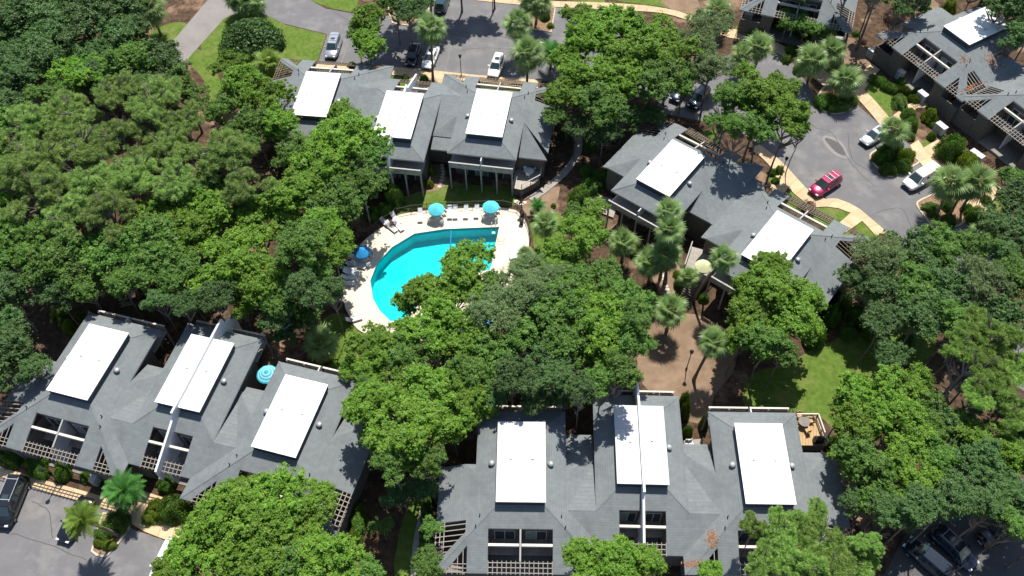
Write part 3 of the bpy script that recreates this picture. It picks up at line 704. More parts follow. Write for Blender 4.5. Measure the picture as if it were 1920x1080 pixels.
# upper right corner: two units facing the car park
e0 = gp(10)
def shift(u, dx, dy): c, s = math.cos(u[1]), math.sin(u[1]); return ((u[0][0]+c*dx-s*dy, u[0][1]+s*dx+c*dy), u[1])
building('townhouse building in the upper right corner with rust-coloured pine litter on its roof', [
    (*e0, dict(outL=True, outR=True, needles=((5.0, -1.5, 150, .6, .7), (4.6, 2.2, 110, .5, 1.0), (6.9, -7.2, 110, .15, .9), (3.2, -5.2, 50, .3, .4)))), (*shift(e0, 15.2, .4), dict(outL=True, outR=True))])
cor = at(1597, 60, 4.58)
yw = R(-20); c_, s_ = math.cos(yw), math.sin(yw)
building('townhouse building at the top edge behind the blue-green flowering tree', [
    ((cor.x-(c_*8.05+s_*9.85), cor.y-(s_*8.05-c_*9.85)), yw, dict(outL=True, outR=True))])

# ------------------------------------------------------------ trees
def leaf_quads(name, C, Nn, ln, wd, m, seed, droop=0.0, fold=0):
    """C centres, Nn normals, ln/wd half sizes -> a mesh of leaf-shaped quads"""
    rg = np.random.default_rng(seed); n = len(C)
    t = rg.normal(size=(n, 3)); t -= (t*Nn).sum(1)[:, None]*Nn; t /= np.linalg.norm(t, axis=1)[:, None]+1e-9
    b = np.cross(Nn, t); L = (ln*rg.uniform(.7, 1.3, n))[:, None]; Wd = (wd*rg.uniform(.7, 1.3, n))[:, None]
    v = np.stack([C-t*L, C+b*Wd+t*L*.15, C+t*L-Nn*L*droop, C-b*Wd+t*L*.15], 1).reshape(-1, 3)
    return mesh_from(name, v, 4, m)
def mesh_from(name, v, k, m):
    me = bpy.data.meshes.new(name); n = len(v)//k
    me.vertices.add(len(v)); me.vertices.foreach_set('co', v.astype(np.float32).ravel())
    me.loops.add(len(v)); me.loops.foreach_set('vertex_index', np.arange(len(v), dtype=np.int32))
    me.polygons.add(n); me.polygons.foreach_set('loop_start', np.arange(0, len(v), k, dtype=np.int32))
    me.materials.append(m); me.update(calc_edges=True); return me
def unitv(a): return a/(np.linalg.norm(a, axis=1)[:, None]+1e-9)
def crown(name, m, seed, nl=15000, ncl=70, rc=(.13, .26), size=.035, elong=1.5, low=-.45, flat=.8, up=.55, tw=16, sg=.03, branches=7, fill=.22):
    rg = np.random.default_rng(seed)
    # boughs give the uneven outline, clumps sit on the boughs, twig tufts on the clumps, leaves on the twigs
    bo = unitv(rg.normal(size=(branches, 3))*[1, 1, .6]+[0, 0, .25])*rg.uniform(.2, .76, (branches, 1)); bo[:, 2] *= flat
    cc = []
    while len(cc) < ncl:
        k = rg.integers(branches); d = unitv(rg.normal(size=(1, 3)))[0]; d[2] = abs(d[2])*.8-.25 if rg.random() < .75 else d[2]
        p = bo[k]+d*rg.uniform(.18, .42); p[2] *= .95
        if p[2] > low and np.hypot(p[0], p[1]) < 1.0: cc.append(p)
    cc = np.array(cc); r = rg.uniform(*rc, ncl)
    k = np.repeat(np.arange(ncl), tw); d = unitv(rg.normal(size=(len(k), 3))+[0, 0, .45]); tp = cc[k]+d*(r[k]*rg.uniform(.4, 1.35, len(k)))[:, None]*[1, 1, .8]
    ts = rg.uniform(.6, 1.4, len(k)); idx = rg.choice(len(k), nl, p=ts**2/np.sum(ts**2)); nf = int(nl*fill)
    g = rg.normal(size=(nl, 3)); C = tp[idx]+g*sg*ts[idx][:, None]*[1, 1, .7]+[0, 0, .0]
    C[:nf] = cc[rg.integers(ncl, size=nf)]+rg.normal(size=(nf, 3))*.085
    Nn = unitv(d[idx]*.45+g*.25+[0, 0, up]+rg.normal(size=(nl, 3))*.55)
    return leaf_quads(name, C, Nn, size*elong, size, m, seed+1, .25)
def pine_crown(name, m, seed, nt=230, per=75, rc=.11, ln=.06, branches=11, flat=.55):
    """rounded tufts of needles on spreading boughs"""
    rg = np.random.default_rng(seed)
    bo = unitv(rg.normal(size=(branches, 3))*[1, 1, .4]+[0, 0, .15])*rg.uniform(.25, .72, (branches, 1)); bo[:, 2] *= flat
    k = rg.integers(branches, size=nt); d = unitv(rg.normal(size=(nt, 3))*[1, 1, .6]+[0, 0, .35]); cc = bo[k]+d*rg.uniform(.08, .36, (nt, 1))*[1, 1, .6]
    i = rg.integers(nt, size=nt*per); n = len(i); dd = unitv(rg.normal(size=(n, 3))+[0, 0, .45])
    C = cc[i]+dd*(rc*rg.uniform(.45, 1.0, n))[:, None]; L = ln*rg.uniform(.6, 1.2, n)[:, None]
    t = unitv(dd+rg.normal(size=(n, 3))*.35); b = unitv(np.cross(t, rg.normal(size=(n, 3)))); Wd = L*.16
    v = np.stack([C-t*L*.5-b*Wd, C-t*L*.5+b*Wd, C+t*L+b*Wd*.5, C+t*L-b*Wd*.5], 1).reshape(-1, 3)
    return mesh_from(name, v, 4, m)
CR = {
 'B': [crown('crown', L_bright, 11+i, nl=46000, ncl=125, size=.0165, rc=(.05, .175), elong=1.6, branches=12, tw=10, sg=.021, up=.7, fill=.08) for i in range(5)],
 'M': [crown('crown', L_mid, 31+i, nl=46000, ncl=135, size=.016, rc=(.05, .17), elong=1.6, branches=13, tw=10, sg=.021, up=.65, fill=.08) for i in range(5)],
 'O': [crown('crown', L_oak, 51+i, nl=44000, ncl=165, size=.0155, rc=(.05, .15), branches=14, up=.6, tw=10, sg=.021, fill=.1) for i in range(3)],
 'G': [crown('crown', L_grey, 71+i, nl=26000, ncl=130, size=.0145, rc=(.05, .19), branches=13, up=.5, tw=12, sg=.032, fill=.1) for i in range(2)],
 'P': [pine_crown('crown', L_pine, 91+i, nt=330, per=110, rc=.08, ln=.045) for i in range(3)],
 'Q': [pine_crown('crown', L_pine2, 101+i, nt=260, per=120, rc=.09, ln=.05) for i in range(3)],
}
def trunk_mesh(seed, pine=False):
    rg = random.Random(seed); mb = MB(); top = .96 if pine else .8
    pts = [(rg.uniform(-.03, .03)*k, rg.uniform(-.03, .03)*k, z) for k, z in enumerate((0, .03, .3, .6, top))]
    mb.tube(pts, [.062, .048, .04, .032, .014], 9)
    for k in range(9):
        a = k*2.4+rg.uniform(-.4, .4); z0 = rg.uniform(.5, .8) if not pine else rg.uniform(.6, .93); l = rg.uniform(.3, .75); c, s = math.cos(a), math.sin(a)
        z1 = z0+l*.16+.08
        mb.tube([(0, 0, z0), (c*l*.45, s*l*.45, z0+(z1-z0)*.45), (c*l, s*l, z1)], [.022, .016, .006], 6)
        for q in (-.5, .5):
            a2 = a+q; mb.tube([(c*l*.5, s*l*.5, z0+(z1-z0)*.5), (c*l*.5+math.cos(a2)*l*.4, s*l*.5+math.sin(a2)*l*.4, z1+.03)], [.011, .004], 5)
    return mb.mesh('trunk', M_trunk)
TR = [trunk_mesh(i) for i in range(4)]; TRP = [trunk_mesh(20+i, True) for i in range(2)]
ITEMS = []       # (object, kind phrase, px, py) labelled together at the end
def tree(px, py, r, ty, z=None, noun='tree', zs=1.0):
    rnd = random.Random(int(px*7+py*13)); zc = z if z is not None else {'B': 8.5, 'M': 8.5, 'O': 7.5, 'G': 9, 'P': 11, 'Q': 11}[ty]
    zc *= rnd.uniform(.93, 1.07); p = at(px, py, zc); rm = r/ppm(p)*1.12
    o = link({'P': 'pine_tree', 'Q': 'pine_tree', 'O': 'oak_tree'}.get(ty, 'broadleaf_tree'), None, None, (p.x, p.y, 0), (0, 0, rnd.uniform(0, 6.28)))
    pine = ty in 'PQ'
    link('trunk', rnd.choice(TRP if pine else TR), o, scale=(rm*.9, rm*.9, zc+rm*.25))
    link('crown', rnd.choice(CR[ty]), o, (0, 0, zc), (0, 0, 0), (rm, rm, rm*(.82 if not pine else .9)*zs))
    kind = {'B': 'bright green leafy tree', 'M': 'mid-green leafy tree', 'O': 'dark green oak', 'G': 'grey-green fine-leaved tree', 'P': 'olive-green pine with soft rounded tufts', 'Q': 'fresh green pine with feathery tufts'}[ty]
    o['category'] = 'tree'; ITEMS.append((o, kind, px, py, rm)); return o
TREES = '''
60 40 70 O|160 45 70 O|110 105 60 O|232 22 50 O|10 125 36 B|20 30 60 O|210 80 50 O|40 140 45 O
235 115 62 M|300 125 66 O|345 165 52 M|180 150 45 O|270 175 50 M
140 145 48 B|95 175 40 M|160 125 34 B|115 195 34 M
140 215 62 P|220 175 52 P|290 195 66 P|345 225 50 P|45 240 66 P|65 300 70 P|150 275 70 P|228 262 60 P|75 360 70 P|165 335 66 P|250 325 60 P|405 290 72 P|465 345 52 P|325 335 52 P|130 405 66 P|205 400 60 P|10 200 46 O|20 300 46 M|310 270 52 P|382 352 46 M
455 160 48 B|498 190 52 B|480 238 48 M|428 120 32 B|412 212 42 M|525 232 44 B|450 275 40 M
648 268 66 B|600 315 62 B|690 285 46 M|560 290 44 M|625 372 62 M|540 370 56 B|600 430 50 B|645 215 34 B|675 335 50 M|570 350 50 B
318 400 66 B|398 395 62 B|300 465 70 M|265 520 46 M|478 415 56 B|430 495 72 B|498 520 54 B 9|560 455 54 M 12|350 440 60 B|205 470 66 M|125 490 70 M|40 480 66 M|452 577 24 B|15 400 50 B|85 440 56 M|10 545 50 O|260 440 50 M|340 520 46 M|525 565 40 M 8|575 540 40 O 11|620 545 30 O 10|225 530 44 M|165 545 38 M|100 545 42 O|620 460 44 B|600 500 40 M|380 560 30 M
20 650 56 O|10 600 44 O|60 690 34 O|-20 700 50 O
880 495 50 B|850 545 58 B|800 555 46 B|905 545 46 M|765 566 32 B 7|820 610 62 B|730 635 46 B|690 655 44 B|770 665 62 M|700 695 44 B|740 730 62 B|800 740 66 B|860 740 50 B|700 770 56 B 11|770 810 70 B 12|850 790 46 B|715 820 46 M|880 690 54 M|905 770 30 B|690 740 44 M|660 690 26 B|800 860 40 M 11|740 870 40 M 11|790 915 30 O 5|745 930 30 O 5|715 985 22 M 4|870 625 50 B|640 780 0 B
930 580 54 G|970 550 50 G|1000 600 62 O|950 650 60 M|985 505 40 G|1060 560 62 M|1120 590 70 B|1165 560 56 M|1105 515 56 M|1075 640 62 M|1145 650 62 B|1030 685 52 O|1200 605 44 M 12|1050 480 46 B|1095 440 50 B|1110 395 30 B|1020 530 44 G|1185 640 40 M 12|1130 700 40 O|960 700 46 O 11|1050 710 40 O 11|1090 725 30 O 12|1130 715 36 M 12|1160 690 42 M 13|400 555 38 O 10|340 570 30 O 9|295 560 30 O 9|925 -75 40 M 9|800 -60 50 O 10|735 -45 46 O 9|860 -70 46 O 9|0 60 60 O|30 100 50 O|130 10 50 O|180 -10 50 O|100 60 50 O|175 110 44 O|250 60 44 O|200 150 36 M|-20 180 50 O|-10 250 50 M|-15 330 50 M|-15 420 50 B|-20 500 50 M|330 -20 0 O|1220 215 30 O 6|1130 250 34 O 6|1080 235 30 O 6|1170 215 34 O 6|1075 405 26 M|1000 745 34 O|925 735 34 O|1060 740 34 O
430 975 70 B|520 945 66 B|560 1000 74 B|380 1035 66 B|620 1050 66 B|470 1040 70 B|450 930 44 B|585 935 40 B|690 1075 40 M|540 1070 60 M|330 1070 50 B|490 990 60 B
1100 1060 52 B|1160 1055 52 B|1215 1050 36 B|1330 1075 30 B|1140 1085 50 B|810 985 24 M|800 1060 34 M
1470 1005 56 Q|1540 1010 60 Q|1420 990 34 Q|1535 960 30 Q|1590 1050 56 Q|1500 1060 60 Q|1430 1055 46 Q|1620 1020 36 Q|1555 1070 60 Q
1450 545 66 B|1405 600 52 B|1485 600 56 B|1450 500 40 B|1405 545 44 B|1515 555 38 B|1440 640 50 M|1470 655 34 M|1385 640 30 B
1640 475 50 G|1700 470 56 O|1770 475 56 M|1650 530 46 O|1715 530 56 M|1780 540 60 O|1840 520 52 G|1725 595 54 O|1790 610 56 M|1600 520 34 O|1880 590 56 O|1660 600 44 O|1830 460 44 M|1905 520 46 M|1665 660 34 O
1800 640 46 Q|1860 630 66 Q|1905 690 50 Q|1840 690 52 Q|1890 760 60 Q|1830 740 40 Q
1640 740 60 B|1700 720 52 B|1610 800 52 B|1680 800 66 B|1740 780 46 M|1630 870 60 M|1700 880 62 B|1760 850 46 M|1590 860 36 B|1650 920 46 M|1800 800 50 O|1850 830 60 B|1905 850 46 B|1800 880 46 O|1860 900 46 O|1740 920 40 O|1610 940 34 O|1590 760 34 B|1910 920 40 O 12|1800 930 54 O 12|1870 950 50 O 12|1735 945 46 O 12|1680 965 36 O 11|1965 830 60 O 9|1990 900 60 O 9|1935 790 50 M 9|1845 862 46 O 10|1940 960 50 O 8|1980 1000 50 O 9|1905 985 36 M 12|1660 945 36 O 9
1885 420 46 O|1910 370 50 O|1910 460 40 O|1895 330 30 M|1880 480 34 O
1100 70 56 B|1150 55 56 B|1210 60 56 B|1180 115 66 B|1100 140 56 B|1065 180 44 B|1130 195 52 M|1260 100 56 B|1230 150 52 M|1080 30 34 B|1310 75 40 G|1335 120 44 G|1285 150 36 M|1350 45 34 G|1060 110 34 B|1165 150 50 B|1040 215 26 M|1310 40 26 G
1370 185 48 M 12|1430 180 56 B 12|1480 215 46 B 12|1430 232 46 M 11|1385 240 40 M 12|1350 225 30 M 11|1395 135 28 B|1465 160 34 B|1500 250 24 M
690 40 40 B|690 80 36 B|668 60 22 M|765 20 36 O|740 5 30 M|790 8 24 O
1900 15 46 O|1860 -8 34 O|1478 38 24 M 4|1512 50 25 M 4|1548 58 22 M 4|1915 62 40 O 9|1885 5 40 O 11|1660 -45 50 O 12|1600 -45 40 O 11|1740 -35 40 M 11|560 600 30 O 5|530 625 26 O 4|575 575 34 M 6|520 590 34 O 8|1690 15 24 O|1730 8 20 O|1500 -20 40 O|1640 -10 30 O|1830 -20 30 O'''  # trees beyond the right edge are unseen, added to shade the lower lot
for row in TREES.replace('\n', '|').split('|'):
    if row.strip():
        q = row.split(); x, y, r = float(q[0]), float(q[1]), float(q[2])
        if r < 5: continue
        z = None
        if len(q) > 4: tree(x, y, r, q[3], float(q[4])); continue
        if q[3] in 'BM' and r < 40: z = 5.5+r/16
        if x > 640 and x < 720 and y < 100: z = 6.5
        tree(x, y, r, q[3], z)

# a dead tree among the pines at the right
p = at(1808, 700, 9); o = thing('dead_tree', 'bare grey dead tree between the feathery pines and the leafy trees at right', 'tree', (p.x, p.y, 0), 1.0)
link('trunk', trunk_mesh(77), o, scale=(5, 5, 11.5)).data.materials[0] = mat('bleached_wood', (.30, .28, .26), .9)

# ------------------------------------------------------------ palms
def frond_mesh(seed, m, droop, n=19, fan=True, L=1.0):
    rg = random.Random(seed); mb = MB(); 
    # petiole along +x then a fan of leaflets
    p = [(0, 0, 0), (.28*L, 0, .06), (.5*L, 0, .04-.10*droop)]
    mb.tube(p, [.018, .013, .008], 5, cap=False)
    o = Vector(p[-1])
    for k in range(n):
        a = (k/(n-1)-.5)*3.7; l = L*(.62-.16*abs(a)/1.85)*rg.uniform(.88, 1.1); d = Vector((math.cos(a), math.sin(a), 0))
        sd_ = Vector((-d.y, d.x, 0)); z1 = -.05-.16*droop; z2 = -.12-.55*droop-.10*abs(a)
        m1 = o+d*l*.55+Vector((0, 0, z1*l)); e = o+d*l+Vector((0, 0, z2*l)); wd = .030*L*rg.uniform(.8, 1.2)
        i = len(mb.v); mb.v += [tuple(o), tuple(m1-sd_*wd+Vector((0, 0, .015))), tuple(m1+sd_*wd+Vector((0, 0, .015))), tuple(e)]
        mb.f += [(i, i+1, i+2), (i+1, i+3, i+2)]; mb.m += [0, 0]
    return mb.mesh('frond', m)
def feather_mesh(seed, m, droop, L=1.0, n=22):
    rg = random.Random(seed); mb = MB(); pts = []
    for k in range(9): t = k/8; pts.append(Vector((L*t*(1-.12*droop*t), 0, L*(.45*t-(.45+.55*droop)*t*t))))
    mb.tube([tuple(p) for p in pts], [.02*(1-k/9)+.004 for k in range(9)], 5, cap=False)
    for k in range(n):
        t = .15+.85*k/(n-1); q = t*8; i0 = min(int(q), 7); o = pts[i0].lerp(pts[i0+1], q-i0); l = L*.30*math.sin(math.pi*min(1, t*.8+.18))**.7
        for s in (-1, 1):
            e = o+Vector((l*.55, s*l, -.12*l+rg.uniform(-.03, .03))); i = len(mb.v)
            mb.v += [tuple(o-Vector((.02, 0, 0))), tuple(o+Vector((.03, 0, 0))), tuple(e)]; mb.f.append((i, i+1, i+2)); mb.m.append(0)
    return mb.mesh('frond', m)
FR = {k: [frond_mesh(i, m, dr) for i, dr in enumerate((.1, .5, 1.0, 1.5))] for k, m in (('K', L_palm), ('Y', L_palmy))}
FR['F'] = [feather_mesh(i, L_cycad, dr) for i, dr in enumerate((.1, .4, .8, 1.1))]
FR['X'] = [feather_mesh(9+i, L_palmy, dr, n=26) for i, dr in enumerate((.3, .7, 1.0, 1.3))]
boot = MB().lathe([(.0, 0), (.28, .0), (.30, .2), (.24, .5), (.1, .7), (0, .75)], 10).mesh('leaf_boots', M_ptrunk)
def palm(px, py, r, base=None, z=None, ty='K', n=34, group=None):
    """px,py = middle of the head; base = pixel where the trunk meets the ground"""
    rnd = random.Random(int(px*3+py*5)); z = z or 6.0; p = at(px, py, z); b = at(*base, .1) if base else Vector((p.x+rnd.uniform(-.3, .3), p.y+rnd.uniform(-.3, .3), 0))
    rm = r*1.15/ppm(p); o = link('palm_tree', None, None, (b.x, b.y, 0)); d = p-b; d.z = 0
    k = 7; pts = [(d.x*(t/k)**1.3, d.y*(t/k)**1.3, z*t/k) for t in range(k+1)]
    MB().tube(pts, [.24, .19]+[.16]*(k-1), 10).obj('trunk', M_ptrunk, o, True)
    link('leaf_boots', boot, o, (d.x, d.y, z-.35), scale=(.9, .9, 1))
    top = Vector((d.x, d.y, z+.1))
    for i in range(n):
        t = (i+.5)/n; el = math.radians(72-125*t+rnd.uniform(-8, 8)); az = i*2.39996+rnd.uniform(-.2, .2)
        if ty in 'FX': el = math.radians(62-70*t+rnd.uniform(-6, 6))
        dr = 0 if t < .25 else (1 if t < .55 else (2 if t < .8 else 3)); l = rm*(.78 if t < .15 else .95)*rnd.uniform(.88, 1.08)
        f = link('frond', FR[ty][dr], o, top); f.rotation_euler = (rnd.uniform(-.25, .25), -el, az); f.scale = (l, l, l)
    kind = {'K': 'green fan palm', 'Y': 'yellowish fan palm', 'F': 'blue-green feathery palm', 'X': 'yellow-green feathery palm'}[ty]
    o['category'] = 'palm'; ITEMS.append((o, kind, px, py, rm)); return o
for a in [(808,52,29,(812,152),8.0),(970,45,29,(972,120),6.0),(990,100,33,(988,160),6.5),(996,-2,26,(996,48),5.5),(1010,4,28,(1005,44),4.8),
          (455,2,24,(458,26),3.0),(476,2,24,(468,22),2.6),(440,-2,22,(450,22),3.0),(280,14,32,None,5),(58,155,32,None,4.5),(572,278,26,None,5),
          (1422,88,27,(1418,118),4.5),(1392,102,22,(1390,128),4.0),(1345,20,26,None,4.0),(1522,112,30,(1518,140),4.5),(1560,96,26,(1556,120),4.0),(1585,150,30,(1576,178),3.6),(1676,245,28,(1668,290),4.6),
          (1782,342,36,(1755,405),5.6),(1832,342,34,(1802,393),6.0),(1808,352,24,(1782,400),5.0),(1878,430,30,None,5),(1022,420,26,(1024,452),4.2),(1168,455,28,(1166,490),4.0),
          (1254,398,26,(1238,520),9.5),(1256,432,30,(1246,530),9.0),(1250,478,30,(1248,530),5.5),(1218,492,28,(1216,530),4.5),(1357,486,27,(1300,563),9.0),(1256,582,32,(1250,620),4.5),(1338,642,29,(1301,712),7.0),
          (1640,540,30,(1612,590),6.5),(1650,505,24,None,6.5),(710,300,22,None,5),(205,525,30,None,5),(985,480,18,None,3.5),(1840,440,24,None,4.5),(1290,520,20,(1290,540),3),(505,118,28,(508,140),3.0,'Y'),
          (602,645,34,(606,680),3.6),(232,920,38,(236,957),3.6,'F',40),(155,975,35,(221,1004),6.4,'X',36),(1035,102,28,(1032,128),3.2,'F',26),(1008,388,18,(1008,396),1.2,'F',24),(1495,38,24,(1492,62),3.0,'F',20)]:
    palm(a[0], a[1], a[2], a[3], a[4], *(a[5:]))

# ------------------------------------------------------------ shrubs
def shrub_mesh(seed, m, nl=8500, sz=.036, lump=.16, box=0):
    rg = np.random.default_rng(seed); d = unitv(rg.normal(size=(nl, 3))); d[:, 2] = np.abs(d[:, 2])
    ph = rg.uniform(0, 6, 6); bumps = 1+lump*(np.sin(3*d[:, 0]*2+ph[0])*np.cos(3*d[:, 1]*2+ph[1])+.6*np.sin(7*d[:, 0]+ph[2])*np.sin(6*d[:, 1]+ph[3])+.4*np.sin(9*d[:, 2]+ph[4]))
    if box: mxn = np.max(np.abs(d), axis=1)[:, None]; d2 = d/mxn*.92; dd = d*(1-box)+d2*box
    else: dd = d
    C = dd*(bumps*rg.uniform(.78, 1.06, nl))[:, None]; Nn = unitv(d+rg.normal(size=(nl, 3))*.8)
    return leaf_quads('foliage', C, Nn, sz*1.3, sz*.8, m, seed+5, .2)
SH = {'R': [shrub_mesh(i, L_shrub, lump=.05) for i in (201, 202)], 'N': [shrub_mesh(i, L_shrub) for i in (203, 204, 205)], 'Y': [shrub_mesh(i, L_shruby) for i in (206, 207)],
      'H': [shrub_mesh(i, L_shrub, lump=.05, box=.8) for i in (208, 209)], 'C': [shrub_mesh(i, L_red, 2600) for i in (210,)], 'D': [shrub_mesh(i, L_oak, 9000, sz=.035, lump=.12) for i in (211, 212)], 'U': [shrub_mesh(i, L_shruby, lump=.06, nl=7000, sz=.04) for i in (213,)]}
stem = MB().tube([(0, 0, 0), (.02, 0, .3), (0, .02, .6)], [.06, .05, .03], 7).mesh('stem', M_trunk)
core = MB().lathe([(.8, .02), (.78, .35), (.6, .6), (.3, .75), (0, .8)], 12).mesh('branches', M_trunk)
def shrub(px, py, rx, ty, ry=None, h=None, rot=0):
    rnd = random.Random(int(px*11+py*3)); rm = rx/16.0; h = h or min(rm*1.5, 2.2); p = at(px, py, h*.5); rm = rx/ppm(p); rym = (ry or rx)/ppm(p)
    o = link('shrub', None, None, (p.x, p.y, 0), (0, 0, R(rot)))
    link('foliage', rnd.choice(SH[ty]), o, (0, 0, 0), (0, 0, 0 if ry else rnd.uniform(0, 6)), (rm, rym, h)); link('branches', core, o, scale=(rm*.8, rym*.8, h*.85))
    kind = {'R': 'round clipped green shrub', 'N': 'loose green shrub', 'Y': 'yellow-green shrub', 'H': 'clipped green hedge', 'C': 'reddish-brown open shrub', 'D': 'large dark green domed bush', 'U': 'yellow-green clipped shrub'}[ty]
    o['category'] = 'shrub'; ITEMS.append((o, kind, px, py, rm))
for q in [(468,72,58,'D',None,4.6),(738,368,18,'N',None,3.0),(808,320,9,'Y'),(804,344,9,'Y'),(110,585,16,'Y',None,1.5),(130,610,14,'Y'),(150,595,12,'Y'),
          (68,868,20,'H',13,1.2,-15),(72,886,19,'H',11,1.1,-15),(115,886,16,'R',None,1.6),(115,872,12,'N'),(158,892,9,'R'),(160,900,7,'Y'),(310,905,15,'N',None,1.3),(312,914,15,'H',9,1.1,-12),(20,858,18,'N'),(5,850,14,'R'),
          (216,978,24,'N',None,1.3),(192,1000,17,'N',None,1.1),(188,1016,15,'U',11,.8),(204,1022,15,'U',10,.8),(290,948,15,'Y',None,1.2),(280,968,16,'Y',None,1.1),(322,952,26,'G' if 0 else 'N',None,2.2),(302,965,14,'Y'),
          (1022,28,10,'R',None,1.5),(982,20,8,'Y',None,1.0),(1032,48,7,'Y'),(1530,625,20,'R',None,3.2),(1560,590,16,'N',None,2.5),(1580,560,18,'N',None,2.5),(1590,620,16,'N'),(1285,770,10,'N',None,3.0),(1283,752,10,'N',None,3.0),(1290,808,10,'R',None,1.7),
          (1322,790,9,'N',None,2.4),(1560,830,14,'N',None,1.6),(1275,530,11,'R',None,1.4),(1270,513,8,'Y'),(1270,555,10,'N'),(1320,558,10,'N'),(1455,338,8,'R'),(1462,318,9,'N'),(1448,322,8,'N'),(1515,388,16,'C',None,1.6),(1440,345,6,'C'),
          (1550,188,22,'H',16,1.5,20),(1590,188,18,'H',14,1.4,20),(1572,200,22,'H',9,1.3,8),(1672,280,26,'N',18,2.0),(1655,292,18,'N',14,1.8),(1698,290,20,'U',13,1.8),(1690,310,20,'N',12,1.7),(1670,315,18,'N',12,1.5),
          (1745,388,18,'N',12,.7),(1750,402,11,'U',8,.6),(1815,390,9,'R',None,1.2),(1778,385,10,'N',None,1.3),(1778,412,14,'N',None,1.5),(1785,275,24,'N',None,3.0),(1815,300,20,'U',None,2.2),(1825,315,16,'U',None,2.0),
          (1645,150,17,'H',9,1.1,-30),(1668,163,16,'H',9,1.1,-35),(1688,190,14,'N',20,1.0,-20),(1697,168,12,'U',8,1.1,-30),(1714,184,12,'C' if 0 else 'U',8,1.0,-40),(1705,213,14,'R',None,1.4),(1708,232,15,'R',None,1.8),(1745,215,14,'Y',None,1.8),(1748,233,7,'R'),(1748,254,8,'R',None,1.1),(1708,255,9,'R'),
          (1690,152,9,'N'),(1720,170,8,'N'),(1460,160,0,'N'),(1420,60,16,'N'),(1470,35,20,'N',None,2.2),(1515,52,22,'N',None,2.4),(1505,30,18,'N',None,2),(1460,15,14,'N'),(1540,60,18,'N',None,2.5),(1605,62,7,'R'),(1620,78,6,'C'),(1680,28,20,'C',None,2.2),(1700,12,16,'C'),(1720,35,12,'C'),(1782,10,13,'Y',None,1.6),
          (1830,402,18,'N'),(1850,375,10,'N'),(1475,110,10,'N'),(1500,130,12,'N'),(1482,92,10,'N'),(1108,350,22,'N',None,1.6),(1085,368,20,'N',None,1.8),(1130,330,18,'N',None,1.5),(1100,320,14,'R'),(1038,385,5,'Y'),
          (670,975,14,'N',38,1.5,8),(665,1000,10,'Y',18,1.2),(800,950,12,'N',30,1.6),(660,930,12,'N'),(800,1000,14,'N'),(1220,540,14,'C'),(1225,560,14,'N'),(1195,470,14,'N'),(760,145,7,'N'),(690,125,8,'N'),(795,147,9,'N'),(660,122,8,'N'),(545,55,0,'N'),
          (1605,200,0,'N'),(700,700,16,'N'),(615,675,7,'C'),(735,420,10,'C'),(720,395,16,'N'),(700,400,16,'N'),(1610,590,20,'N',None,2),(1640,620,20,'N',None,2),(1700,640,16,'N'),(1240,250,10,'N'),(1180,270,12,'N'),(1110,270,14,'N'),(1060,250,12,'N'),(1355,790,0,'N')]:
    if q[2] < 4: continue
    shrub(q[0], q[1], q[2], q[3], *(q[4:]))

